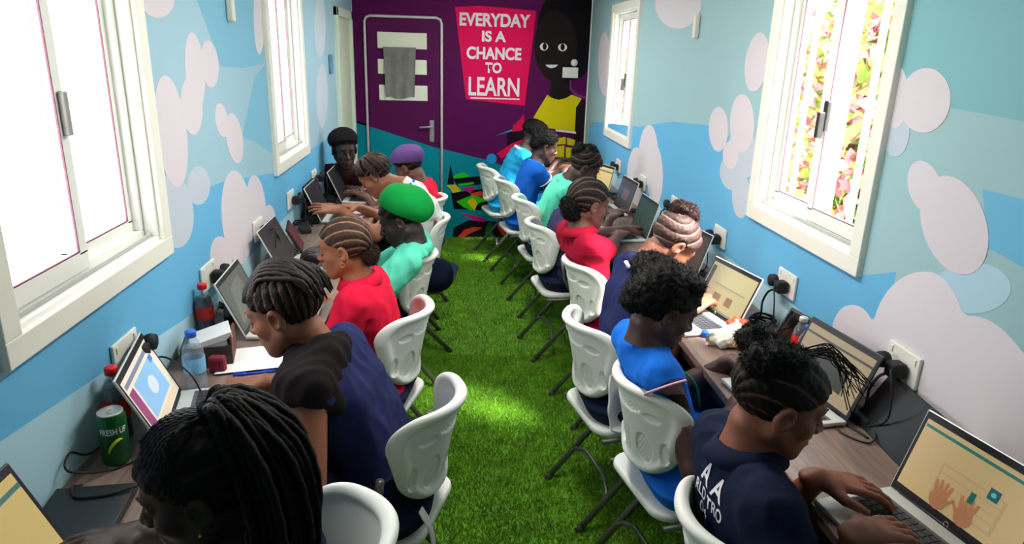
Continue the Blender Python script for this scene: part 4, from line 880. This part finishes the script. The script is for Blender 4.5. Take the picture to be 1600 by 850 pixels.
def hair_cap(F, root, material, mode='back', N=9, amp=.004, thick=.008, h=.0038, lift=0., jit=0, sharp=1., puff=0, seed=0, name='hair', soften=1.):
    g = SDF((-.13, -.16, -.11), (.13, .13, .17), h)
    X = g.ax[0][:, None, None]; Y = g.ax[1][None, :, None]; Z = g.ax[2][None, None, :]
    g.ell((0, -.014, .036), (.074+thick, .094+thick, .080+thick), .01); g.ell((0, .032, .037), (.060+thick*.6, .052+thick*.55, .053+thick*.6), .02)
    def phase(x, y, z):
        if mode == 'back': return np.arctan2(x, z+.05+.25*y)*N/PI*2
        if mode == 'up': return np.arctan2(x, y+.03)*N/PI
        if mode == 'arc': return (np.sqrt((y+.10)**2+(z-.12)**2)*N*6.5+np.abs(x)*8)
        return (y*.7+z*.6)*N*8
    ph = phase(X, Y, Z)
    rid = np.abs(np.sin(ph*PI/2*1.0))**sharp
    g.D = g.D-(amp*(rid-.55)).astype(np.float32)
    hl = np.interp(g.ax[1], *HAIRLINE)[None, :, None]+lift+.0*X; clip = hl-Z
    g.D = np.maximum(g.D, clip*.9+.0*X).astype(np.float32)
    for x in (-1, 1): g.ell((x*.085, -.006, -.008), (.024, .026, .036), .006, sub=True)
    me = np_mesh(name, *g.nets())
    if puff: displace(me, lambda p: puff*wob(p, 130, seed)+puff*.8*wob(p, 260, seed+1))
    else: displace(me, lambda p: .0012*wob(p, 300, seed))
    co = np.empty(len(me.vertices)*3, np.float32); me.vertices.foreach_get('co', co); co = co.reshape(-1, 3)
    r = np.abs(np.sin(phase(co[:, 0], co[:, 1], co[:, 2])*PI/2))**sharp; col_attr(me, np.clip((.33-r)/.33, 0, 1)**.7*soften if not puff else 0*r)
    return place_head(link(name, me, material, root), F)
def blob(F, root, name, material, parts, amp=.006, seed=2, freq=150, h=.0045):
    lo = np.min([np.array(c)-max(r) for c, r in parts], 0)-.03; hi = np.max([np.array(c)+max(r) for c, r in parts], 0)+.03; g = SDF(lo, hi, h)
    for c, r in parts: g.ell(c, r, .015)
    me = np_mesh(name, *g.nets()); displace(me, lambda p: amp*wob(p, freq, seed)+amp*.8*wob(p, freq*2.3, seed+5)+.6*amp*wob(p, freq*4, seed+8)); col_attr(me, np.zeros(len(me.vertices)))
    co = np.empty(len(me.vertices)*3, np.float32); me.vertices.foreach_get('co', co); co = co.reshape(-1, 3); nn = vnormals(me); r_ = np.random.default_rng(seed); k = r_.integers(0, len(co), 5000)
    p = co[k]-nn[k]*.002; d = nn[k]+r_.normal(0, .55, (len(k), 3)); d /= np.linalg.norm(d, axis=1)[:, None]; sd = np.cross(d, r_.normal(size=(len(k), 3))); sd /= np.linalg.norm(sd, axis=1)[:, None]
    V = np.stack([p-sd*.0011, p+sd*.0011, p+d*(.006+.010*r_.random((len(k), 1)))], 1).reshape(-1, 3); fz = np_mesh('hair_fuzz', V, np.arange(len(V)).reshape(-1, 3), False); col_attr(fz, np.zeros(len(V)))
    o = place_head(link('hair_fuzz', fz, material, root), F); o['kind'] = 'stuff'
    return place_head(link(name, me, material, root), F)
def strands(F, root, name, material, paths, r=.0055, beads=True, seed=0):
    mb = MB(); rr = random.Random(seed)
    for P in paths:
        Q = catm(P, 5); n = len(Q); ph = rr.random()*6
        mb.tube(Q, [r*(1.12 if (i+int(ph)) % 2 else .88)*(1 if i < n-3 else .7-.2*(i-n+3)) if beads else r for i in range(n)], 6)
    me = mb.mesh(name); col_attr(me, [0]*len(me.vertices)); o = link(name, me, material, root); o['kind'] = 'stuff'; return o
def eyes(F, root, openness=.4):
    for x in (-1, 1):
        e = MB().lathe([(0, .0085), (.0045, .007), (.0075, .003), (.008, 0), (.006, -.005)], 12, Matrix.Translation((x*.032, .0785, -.0035)) @ Matrix.Rotation(-PI/2, 4, 'X') @ Matrix.Diagonal((1.15, .35+.5*openness, 1, 1))).build('eye', mat('eye_white', (214, 204, 194), .3), root)
        place_head(e, F)
        i_ = MB().lathe([(0, .0010), (.003, .0008), (.0042, 0)], 10, Matrix.Translation((x*.032, .0866, -.0042)) @ Matrix.Rotation(-PI/2, 4, 'X')).build('iris', mat('iris', (24, 14, 10), .2), root); place_head(i_, F)
        b = MB().tube([(x*.017, .0905, .0235), (x*.030, .0905, .0275), (x*.044, .081, .0245)], [.0016, .0026, .0012], 6).build('eyebrow', mat('brow', (22, 16, 14), .8), root); place_head(b, F)
        b = MB().tube([(x*.020, .0845, -.0015), (x*.032, .0878, .001), (x*.044, .080, -.0015)], [.0008, .0014, .0008], 6).build('eyelash', mat('brow', (22, 16, 14)), root); place_head(b, F)
def beret(F, root, material, c, r, tilt, roll=0, band=True, slope=.62, z0=.04):
    g = SDF((-.2, -.24, -.08), (.2, .2, .22), .005); R = (rotm((0, 1, 0), roll) @ rotm((1, 0, 0), tilt)).T
    g.ell(c, r, .03, R); g.ell((0, -.014, .045), (.082, .10, .085), .04)
    Y = g.ax[1][None, :, None]; Z = g.ax[2][None, None, :]; X = g.ax[0][:, None, None]
    g.D = np.maximum(g.D, (z0+Y*slope-Z)*.8+0*X).astype(np.float32)
    me = np_mesh('beret', *g.nets()); displace(me, lambda p: .003*wob(p, 40, 3)); o = place_head(link('beret', me, material, root), F)
    if band:
        pts = [(.083*math.cos(a), -.012+.103*math.sin(a), .042+.62*(-.012+.103*math.sin(a))) for a in [2*PI*k/26 for k in range(26)]]
        place_head(MB().tube(pts, .0055, 6, True).build('beret_band', material, root), F)
def person(label, ch, seat, deg, head, look, wrists, skin, s=1.08, h=.007, hands=None, arch=0, nb=0):
    t = thing('person', label, 'person', (seat[0], seat[1], 0), math.radians(deg), 'people at the worktops')
    F = pose(seat, deg, head, look, wrists, s, arch, nb); c_ = CH[ch]; F.chair = (np.array(Matrix.Rotation(-c_.rotation_euler[2], 3, 'Z') @ Matrix.Rotation(math.radians(deg), 3, 'Z')), np.array(Matrix.Rotation(-c_.rotation_euler[2], 3, 'Z') @ Vector((seat[0]-c_.location[0], seat[1]-c_.location[1], 0)))); build_body(F, t, h, skin_mat(skin), hands or {}); eyes(F, t); return t, F
def fab(name, c, rough=.85, var=.06): return mat(name, c, rough, bump=.25, bscale=380, var=var, vscale=12, spec=.15)
NAVY, RED_, MINT, ROYAL = fab('cloth_navy', (30, 36, 78)), fab('cloth_crimson', (206, 16, 54)), fab('cloth_mint', (96, 216, 182)), fab('cloth_royal', (20, 92, 190))
DNAVY, BLACKC, WHT = fab('cloth_dark_navy', (18, 26, 52)), fab('cloth_black', (34, 26, 28)), fab('cloth_white', (226, 224, 222))
HB_ = two_tone('hair_black', (16, 13, 13), (72, 50, 40), .55, .5, 300); HBR = two_tone('hair_brown_rows', (58, 40, 32), (176, 128, 96), .55, .4, 300)
HPK = two_tone('hair_rosy_rows', (66, 46, 44), (190, 150, 140), .5, .4, 300); HDK = two_tone('hair_dark_rows', (24, 18, 17), (150, 106, 80), .55, .4, 300)
def shoes(F, root):
    for k in 'LR':
        C, D_ = F.legs[k][2:]; g = SDF(np.minimum(C, D_)-.12, np.maximum(C, D_)+.12, .008)
        g.cone(np.array([C[0], C[1]-.03, .042]), D_+np.array([0, .01, .004]), .046, .042, .02); g.plane((0, 0, .0), (0, 0, -1)); link('shoe', np_mesh('shoe', *g.nets()), mat('shoe_black', (24, 22, 24), .5), root)
# ---- right row -------------------------------------------------------------
# nearest right: navy polo with print
t, F = person('person in a navy polo with white print on the back, cornrows to a bun, typing', 'R1', (.82, 1.34), -84, (.765, 1.40, 1.115), (-14, 16, 0), {'L': (.895, 1.395, .905), 'R': (.880, 1.195, .905)}, (136, 78, 56), 1.08, .0042,
              {'L': {'d': (.28, 1, -.10), 'curl': .75}, 'R': {'d': (-.12, 1, -.10), 'curl': .8}})
top = build_top(F, t, 'polo_shirt', DNAVY, .80, .0055, .014, .004, 2); polo_collar(F, t, DNAVY); build_bottom(F, t, 'skirt', DNAVY); shoes(F, t)
hair_cap(F, t, HDK, 'back', 11, .004, .007, .0032, sharp=.8, soften=.5)
blob(F, t, 'bun', HB_, [((0, -.035, .092), (.064, .060, .036)), ((-.03, .005, .094), (.04, .045, .024)), ((.03, -.085, .085), (.04, .04, .036)), ((-.05, -.085, .100), (.040, .038, .032))], .0035, 3, 200)
rs = random.Random(4)
strands(F, t, 'loose_strands', HB_, [[tuple(F.H+F.HF @ (np.array(p)*F.hs)) for p in [(-.03+rs.uniform(-.02, .02), .02, .115), (-.05+rs.uniform(-.02, .03), .075, .125+rs.uniform(-.01, .015)), (-.06+rs.uniform(-.04, .04), .125, .105+rs.uniform(-.02, .02)), (-.05+rs.uniform(-.05, .05), .15+rs.uniform(0, .04), .05+rs.uniform(-.03, .05))]] for _ in range(24)], .0013, False)
def back_print(top, lines, root):
    import mathutils
    bvh = mathutils.bvhtree.BVHTree.FromPolygons([v.co for v in top.data.vertices], [p.vertices for p in top.data.polygons])
    for txt, cx, cz, w, hh in lines:
        me = fit_text(txt, w, hh, .02); bm = bmesh.new(); bm.from_mesh(me); bmesh.ops.triangulate(bm, faces=bm.faces[:]); bmesh.ops.subdivide_edges(bm, edges=bm.edges[:], cuts=2); bm.to_mesh(me); bm.free()
        for v in me.vertices:
            p, n, i, d = bvh.ray_cast(Vector((cx+v.co.x, -1, cz+v.co.y)), Vector((0, 1, 0)))
            v.co = p+n*.0022 if p is not None else Vector((cx+v.co.x, -.2, cz+v.co.y))
        link('lettering', me, mat('print_white', (236, 232, 236)), root)
back_print(top, (('A A', -.045, .925, .12, .05), ('RLD TRO', -.045, .875, .15, .032), ('04', -.06, .838, .05, .028)), t)
# second right: bright blue sleeveless dress
t, F = person('person in a bright blue sleeveless dress with pink piping and puffed black hair', 'R2', (.85, 2.06), -86, (.705, 2.10, 1.085), (0, 24, 0), {'L': (.975, 2.13, .875), 'R': (.90, 1.86, .875)}, (74, 46, 38), 1.08, .005)
DR = fab('dress_blue', (22, 104, 204)); build_top(F, t, 'dress_top', DR, .10, .006, .012, .004, 5); build_bottom(F, t, 'dress_skirt', DR, .022, 6, calf=.5); shoes(F, t)
PK = mat('piping_pink', (226, 170, 196), .7)
for k in 'LR':
    S, E, _ = F.arms[k]; ring(F, t, 'piping', S+(E-S)*.09, E-S, .062*F.s, .0045, PK)
ring(F, t, 'piping', F.N+F.sd*.0, F.sd, .066*F.s, .0045, PK)
hair_cap(F, t, HB_, 'up', 9, .002, .014, .004, puff=.003); blob(F, t, 'hair_puff', HB_, [((0, -.055, .075), (.095, .085, .07)), ((0, .02, .10), (.075, .06, .04)), ((.04, -.10, .03), (.06, .06, .06)), ((-.03, -.09, .09), (.06, .06, .05)), ((.03, -.12, .0), (.045, .04, .05))], .003, 8, 190)
strands(F, t, 'lanyard', mat('lanyard_green', (40, 170, 90), .6), [[tuple(F.N+np.array([.06, .02, .0])), tuple(F.sp(.75)+np.array([.07, .125, 0])), tuple(F.sp(.45)+np.array([.03, .14, 0]))]], .004, False)
# third right: navy, head bowed
t, F = person('person in a navy top with rosy cornrows, head bowed close to the laptop', 'R3', (.75, 2.62), -88, (.925, 2.745, 1.13), (4, 46, 0), {'L': (1.0, 2.80, .885), 'R': (.985, 2.60, .885)}, (118, 70, 50), 1.06, .006)
build_top(F, t, 'blouse', NAVY, .6, .007, .014, .005, 7); polo_collar(F, t, NAVY); build_bottom(F, t, 'skirt', DNAVY, .03, 4, calf=.55); shoes(F, t)
hair_cap(F, t, HPK, 'arc', 8, .006, .010, .0036, sharp=.8, soften=.75); blob(F, t, 'bun', HPK, [((0, -.05, .13), (.04, .04, .028)), ((0, -.09, .11), (.035, .035, .03))], .004, 4, 150)
ring(F, t, 'white_ribbon', F.N+F.sd*.022, F.sd, .070*F.s, .006, WHT)
MB().tube(catm([tuple(F.N+np.array([.02, -.075, .02])), tuple(F.N+np.array([.05, -.10, .035])), tuple(F.N+np.array([.07, -.09, .02])), tuple(F.N+np.array([.03, -.085, .01]))]), .007, 6).build('ribbon_bow', WHT, t)
# fourth right: crimson polo
t, F = person('person in a crimson polo with dark cornrows gathered at the nape, right row', 'R4', (.84, 3.40), -80, (.70, 3.45, 1.145), (8, 10, 0), {'L': (1.03, 3.93, .89), 'R': (.99, 3.83, .89)}, (96, 58, 44), 1.06, .0065)
build_top(F, t, 'polo_shirt', fab('cloth_deep_crimson', (158, 10, 44)), .8, .008, .014, .005, 9); polo_collar(F, t, fab('cloth_deep_crimson', (158, 10, 44))); build_bottom(F, t, 'skirt', DNAVY, .02, 5, calf=.6); shoes(F, t)
hair_cap(F, t, HDK, 'back', 12, .004, .012, .004, soften=.5); blob(F, t, 'nape_puff', HB_, [((0, -.10, -.02), (.055, .04, .045)), ((.02, -.09, -.06), (.04, .035, .03))], .005, 3, 140)
# fifth right: mostly hidden, dusky navy
t, F = person('person in a dusky navy shirt, mostly hidden behind the crimson polo on the right', 'R5', (.75, 4.22), -88, (.82, 4.12, .99), (0, 50, 0), {'L': (1.02, 4.40, .885), 'R': (1.0, 4.22, .885)}, (84, 52, 42), 1.0, .008)
build_top(F, t, 'shirt', fab('cloth_dusky', (52, 50, 84)), .7, .009, .014, .005, 11); build_bottom(F, t, 'skirt', DNAVY, .02, 5, calf=.5); shoes(F, t); hair_cap(F, t, HB_, 'back', 7, .003, .009, .0045)
# sixth right: mint shirt
t, F = person('person in a mint green shirt with twisted cornrows, head down, right row', 'R6', (.74, 4.97), -90, (.925, 4.77, 1.125), (-4, 34, 0), {'L': (1.02, 5.22, .885), 'R': (1.0, 5.05, .885)}, (74, 46, 38), 1.08, .0075)
build_top(F, t, 'shirt', MINT, .8, .008, .016, .005, 13); polo_collar(F, t, MINT); build_bottom(F, t, 'skirt', DNAVY, .02, 5, calf=.5); shoes(F, t)
hair_cap(F, t, HDK, 'arc', 8, .005, .014, .004, soften=.5); blob(F, t, 'hair_twist', HB_, [((0, -.09, .06), (.06, .045, .05)), ((0, -.03, .115), (.05, .05, .025))], .005, 3, 120)
# seventh right: royal blue with white sleeve trim
t, F = person('person in a royal blue top with white sleeve trim and short black hair', 'R7', (.65, 5.76), -84, (.775, 5.80, 1.125), (0, 14, 0), {'L': (.98, 6.02, .92), 'R': (.97, 5.84, .92)}, (70, 44, 36), 1.06, .008)
build_top(F, t, 'dress_top', ROYAL, .35, .008, .014, .004, 15); build_bottom(F, t, 'dress_skirt', ROYAL, .02, 5, calf=.5); shoes(F, t)
for k in 'LR':
    S, E, _ = F.arms[k]; ring(F, t, 'sleeve_trim', S+(E-S)*.35, E-S, .064*F.s, .007, WHT)
ring(F, t, 'lanyard', F.N+F.sd*.01, F.sd, .068*F.s, .005, mat('lanyard_green', (40, 170, 90)))
blob(F, t, 'hair', HB_, [((0, -.02, .055), (.085, .10, .08)), ((0, .03, .085), (.06, .055, .045)), ((0, -.08, .02), (.065, .045, .06))], .004, 3, 140)
# eighth right: light blue and white
t, F = person('person in a light blue shirt with white shoulders, farthest in the right row', 'R8', (.54, 6.42), -86, (.755, 6.42, 1.14), (0, 20, 0), {'L': (.98, 6.6, .90), 'R': (.98, 6.45, .90)}, (66, 42, 36), 1.08, .008)
build_top(F, t, 'shirt', fab('cloth_sky', (36, 164, 216)), .7, .008, .018, .005, 17); build_bottom(F, t, 'skirt', fab('cloth_sky', (36, 164, 216)), .02, 5, calf=.5); shoes(F, t); ring(F, t, 'white_collar', F.N-F.sd*.005, F.sd, .085*F.s, .014, WHT)
blob(F, t, 'hair', HB_, [((0, -.02, .055), (.088, .102, .083)), ((0, .03, .085), (.06, .055, .045))], .004, 5, 140)
# ---- left row --------------------------------------------------------------
# nearest left: long black braids
t, F = person('person with long black braids tied at the crown, nearest on the left', 'L1', (-.42, 1.24), 92, (-.445, 1.12, 1.115), (4, 15, 0), {'R': (-.66, 1.30, .875), 'L': (-.64, 1.02, .875)}, (58, 38, 32), 1.08, .0045)
top = build_top(F, t, 'polo_shirt', DNAVY, .8, .006, .014, .004, 21); polo_collar(F, t, DNAVY); build_bottom(F, t, 'skirt', DNAVY); shoes(F, t)
hair_cap(F, t, HB_, 'back', 10, .005, .009, .0036, soften=.35)
rs = random.Random(8); G0 = F.H+F.HF @ (np.array([0, -.055, .125])*F.hs); paths = []
for i in range(26):                                    # braids laid from the hairline up to the tie
    x = (i/25-.5)*2; a = x*1.45; st = np.array([.083*math.sin(a), .058-.055*abs(x)**2, .075+.035*math.cos(a)-.06*abs(x)])
    md = np.array([.070*math.sin(a)*.9, -.005, .118*math.cos(a*.62)+.012]); paths.append([tuple(F.H+F.HF @ (st*F.hs)), tuple(F.H+F.HF @ ((.4*st+.6*md+np.array([0, 0, .008]))*F.hs)), tuple(F.H+F.HF @ (md*F.hs)), tuple(G0+np.array([rs.uniform(-.012, .012), rs.uniform(-.01, .01), 0]))])
strands(F, t, 'laid_braids', HB_, paths, .0068, True, 3); paths = []
for i in range(74):                                    # loose braids falling from the tie
    a = rs.uniform(-1.25, 1.25); L_ = rs.uniform(.20, .30); o = np.array([math.sin(a), -math.cos(a)*.9-.15, 0]); rad = rs.uniform(.06, .125)
    p0 = G0+np.array([rs.uniform(-.014, .014), rs.uniform(-.012, .012), .0]); p1 = p0+o*rad*.45+np.array([0, 0, rs.uniform(.008, .03)]); p2 = p0+o*rad+np.array([0, -.015, -.06]); p3 = p0+o*rad*1.12+np.array([rs.uniform(-.01, .01), -.03, -.06-L_*.45]); p4 = p0+o*rad*1.08+np.array([rs.uniform(-.015, .015), -.035, -.06-L_])
    paths.append([tuple(p) for p in (p0, p1, p2, p3, p4)])
strands(F, t, 'hanging_braids', HB_, paths, .0072, True, 5)
ring(F, t, 'hair_tie', G0+np.array([0, -.005, .004]), (0, -.4, 1), .018, .008, BLACKC)
place_head(MB().lathe([(0, .003), (.003, .002), (.003, -.002), (0, -.003)], 10, Matrix.Translation((-.090, -.002, -.036)) @ Matrix.Rotation(PI/2, 4, 'Y')).build('earring', mat('gold', (226, 180, 70), .3, .9), t), F)
back_print(top, (('AA', -.03, .80, .10, .045),), t)
# second left: navy with black scarf
t, F = person('person in a sleeveless navy dress with a black scarf over one shoulder, typing', 'L2', (-.25, 1.97), 80, (-.475, 1.905, 1.155), (0, 20, 0), {'R': (-.565, 1.965, .895), 'L': (-.515, 1.755, .89)}, (140, 84, 58), 1.08, .0042,
              {'R': {'d': (-.18, 1, -.12), 'curl': .8}, 'L': {'d': (.15, 1, -.1), 'curl': .8}})
top = build_top(F, t, 'dress_top', NAVY, .16, .0055, .013, .004, 23); build_bottom(F, t, 'dress_skirt', DNAVY, .024, 8, calf=.5); shoes(F, t)
for k in 'R':
    S, E, _ = F.arms[k]; ring(F, t, 'sleeve_trim', S+(E-S)*.15, E-S, .070*F.s, .0055, WHT)
ring(F, t, 'neck_trim', F.N+F.sd*.0, F.sd, .066*F.s, .0045, WHT)
hair_cap(F, t, HDK, 'up', 21, .0065, .009, .0032, sharp=.7, soften=1.); paths = []; rs = random.Random(12)
for i in range(13):
    a = (i/12-.5)*2; p0 = np.array([.066*a, .052-.03*abs(a), .098-.016*a*a]); p1 = np.array([.06*a, .0, .134-.03*a*a]); p2 = np.array([.062*a, -.06, .122-.03*a*a]); p3 = np.array([.064*a+rs.uniform(-.01, .01), -.108, .07+rs.uniform(-.02, .01)]); p4 = np.array([.066*a, -.118, .02+rs.uniform(-.03, .03)])
    paths.append([tuple(F.H+F.HF @ (p*F.hs)) for p in (p0, p1, p2, p3, p4)])
strands(F, t, 'braids', two_tone('hair_twists', (40, 32, 30), (90, 70, 60), .5, .4, 300), paths, .0076, True, 6)
S, E, Wt = F.arms['L']
def scarf(F, root):
    S, E, _ = F.arms['L']; g = SDF(np.minimum(F.P, S)-.35, np.maximum(F.H, S)+.35, .0055); s = F.s
    ax = nrm(E-S)
    # round the neck, over the near shoulder, its ends falling down the chest
    g.cone(F.N+np.array([.02, -.055, .03]), F.N+np.array([-.05, -.045, .03]), .036, .042, .03); g.cone(F.N+np.array([-.04, -.03, .028]), S+np.array([.005, -.01, .022]), .046, .060, .03); g.cone(F.N+np.array([-.045, .03, .012]), S+np.array([.02, .03, .012]), .044, .060, .03)
    g.cone(S+np.array([-.002, -.004, .014]), S+ax*.05+np.array([-.002, .012, .008]), .062, .060, .03, cut=(-1, .8)); g.cone(S+np.array([.015, .035, .0]), F.sp(.62)+np.array([-.115, .080, 0]), .060, .048, .04)
    g.cone(F.sp(.62)+np.array([-.115, .080, 0]), F.sp(.25)+np.array([-.09, .105, -.02]), .050, .034, .04, flat=.8, up=(1, 0, 0)); g.cone(F.N+np.array([-.04, .04, .005]), F.sp(.50)+np.array([-.07, .095, 0]), .034, .034, .03)
    g.cone(F.N+np.array([-.01, -.058, .0]), S+np.array([.035, -.055, -.05]), .038, .042, .04)
    me = np_mesh('scarf', *g.nets()); displace(me, lambda p: .002*np.sin((p[:, 0]*130+p[:, 1]*100-p[:, 2]*26)+2.2*np.sin(p[:, 2]*20+p[:, 0]*9))+.002*wob(p, 60, 2)); return link('scarf', me, fab('scarf_black', (30, 22, 24), .9), root)
scarf(F, t)
strands(F, t, 'lanyard', mat('lanyard_lime', (96, 190, 70), .6), [[tuple(F.N+np.array([-.05, .05, .0])), tuple(F.sp(.72)+np.array([-.045, .128, 0])), tuple(F.sp(.5)+np.array([-.03, .15, 0])), tuple(F.sp(.3)+np.array([-.02, .16, 0]))]], .005, False)
# third left: pinkish red shirt
t, F = person('person in a pinkish red shirt with neat brown cornrows and a gold earring', 'L3', (-.36, 2.72), 84, (-.415, 2.66, 1.125), (0, 8, 0), {'R': (-.62, 2.86, .875), 'L': (-.60, 2.60, .875)}, (158, 94, 62), 1.0, .005)
build_top(F, t, 'shirt', RED_, 1.25, .0065, .016, .006, 25); polo_collar(F, t, RED_); build_bottom(F, t, 'skirt', DNAVY, .03, 9, calf=.6); shoes(F, t)
hair_cap(F, t, HBR, 'back', 13, .0045, .008, .0034, sharp=.9, soften=1); blob(F, t, 'nape_braids', HBR, [((0, -.095, -.035), (.05, .03, .04))], .003, 3, 160)
for x in (-1, 1):
    place_head(MB().tube([(x*.086, -.004+.009*math.sin(a), -.045+.009*math.cos(a)) for a in [2*PI*k/14 for k in range(14)]], .0016, 6, True).build('earring', mat('gold', (226, 180, 70)), t), F)
# fourth left: green beret
t, F = person('person in a mint shirt and a green beret', 'L4', (-.35, 3.50), 86, (-.255, 3.42, 1.06), (0, 24, 0), {'R': (-.60, 3.50, .875), 'L': (-.58, 3.30, .875)}, (50, 36, 34), 1.08, .006)
build_top(F, t, 'shirt', MINT, .8, .007, .018, .006, 27); polo_collar(F, t, MINT); build_bottom(F, t, 'skirt', DNAVY, .03, 9, calf=.6); shoes(F, t)
beret(F, t, fab('beret_green', (8, 138, 58), .9), (0, -.062, .055), (.108, .128, .088), 42, slope=1.0, z0=.052, band=False); hair_cap(F, t, HB_, 'back', 6, .001, .003, .005)
# fifth left: white top, long braids
t, F = person('person in a white top with hanging brown braids, reaching to the laptop screen', 'L5', (-.17, 4.29), 86, (-.465, 4.28, 1.13), (0, 38, 0), {'R': (-.60, 4.42, .90), 'L': (-.66, 4.10, .95)}, (146, 88, 62), 1.06, .006, {'L': {'d': (-.1, 1, .1), 'n': (-.5, -.2, 1), 'curl': .4, 'spread': 1.8}}, arch=.09, nb=1.1)
build_top(F, t, 'blouse', WHT, .5, .008, .016, .006, 29); ring(F, t, 'blue_collar', F.N+F.sd*.006, F.sd, .068*F.s, .008, ROYAL); build_bottom(F, t, 'skirt', DNAVY, .03, 9, calf=.6); shoes(F, t)
HLB = two_tone('hair_brown_braids', (56, 40, 34), (120, 84, 62), .5, .4, 250); hair_cap(F, t, HDK, 'back', 9, .004, .009, .004, soften=.5); paths = []; rs = random.Random(5)
for i in range(34):
    a = rs.uniform(-2.6, 2.6); p0 = np.array([rs.uniform(-.01, .01), -.01, .125]); p1 = np.array([.06*math.sin(a), -.01+.06*math.cos(a), .112]); p2 = np.array([.090*math.sin(a), -.014+.100*math.cos(a)*.95, .05]); p3 = np.array([.092*math.sin(a), -.014+.104*math.cos(a), .0+rs.uniform(-.03, .02)])
    if math.cos(a) > .35: p3[2] = .035; p2[2] = .07
    paths.append([tuple(F.H+F.HF @ (p*F.hs)) for p in (p0, p1, p2, p3)])
strands(F, t, 'braids', HLB, paths, .0072, True, 9)
# sixth left: purple beret
t, F = person('person in a red shirt and a purple beret', 'L6', (-.26, 4.97), 86, (-.30, 4.93, 1.075), (-20, 30, 0), {'R': (-.62, 5.05, .88), 'L': (-.60, 4.85, .88)}, (96, 58, 46), 1.04, .007)
build_top(F, t, 'shirt', RED_, .9, .008, .016, .006, 31); build_bottom(F, t, 'skirt', DNAVY, .03, 9, calf=.6); shoes(F, t); hair_cap(F, t, HB_, 'back', 6, .001, .006, .005)
beret(F, t, fab('beret_purple', (92, 64, 116), .9), (0, -.02, .07), (.106, .118, .080), 8, slope=.45, z0=.044, band=False)
# seventh left: black beret, facing the camera
t, F = person('person in dark brown clothes and a black beret facing the camera, far left', 'L7', (-.60, 5.50), 158, (-.785, 5.20, 1.15), (44, 8, 0), {'R': (-.76, 5.12, .88), 'L': (-.62, 5.10, .88)}, (56, 34, 28), 1.06, .0065)
build_top(F, t, 'shirt', fab('cloth_brown', (44, 22, 28)), 1.5, .008, .016, .006, 33); build_bottom(F, t, 'skirt', DNAVY, .03, 9, calf=.6); shoes(F, t); hair_cap(F, t, HB_, 'back', 6, .001, .004, .005)
beret(F, t, fab('beret_black', (18, 16, 18), .9), (.012, -.005, .080), (.100, .112, .070), -4, 10, slope=.55, z0=.036, band=False)

# white sash end hanging behind the scarf wearer's chair and a white cloth on the third right chair
def strip(name, label, cat, P, w, axis, m_, th=.004):
    Q = catm(P, 6); V = []; a = Vector(axis).normalized(); n = len(Q)
    for k, q in enumerate(Q):
        t_ = (Q[min(k+1, n-1)]-Q[max(k-1, 0)]).normalized(); nn = t_.cross(a).normalized()
        ww = w*(1+.06*math.sin(k*.7))
        for sx, sy in ((-1, -1), (1, -1), (1, 1), (-1, 1)): V.append(q+a*ww/2*sx+nn*th/2*sy)
    Fc = [(k*4+i, k*4+(i+1) % 4, (k+1)*4+(i+1) % 4, (k+1)*4+i) for k in range(n-1) for i in range(4)]+[(3, 2, 1, 0), tuple((n-1)*4+i for i in range(4))]
    return tag(MB().add(V, Fc, False).build(name, m_), label, cat)
strip('sash', 'white sash end hanging below the chair back of the scarf wearer', 'sash', [(-.09, 1.78, .56), (-.06, 1.77, .50), (-.05, 1.765, .42), (-.055, 1.765, .33), (-.045, 1.77, .27)], .03, (.3, 1, 0), WHT)
strip('white_cloth', 'white cloth hanging over the seat of the third chair on the right', 'cloth', [(.66, 2.42, .70), (.655, 2.40, .62), (.66, 2.395, .55), (.67, 2.39, .49), (.70, 2.385, .47)], .13, (.75, .65, 0), WHT, .008)
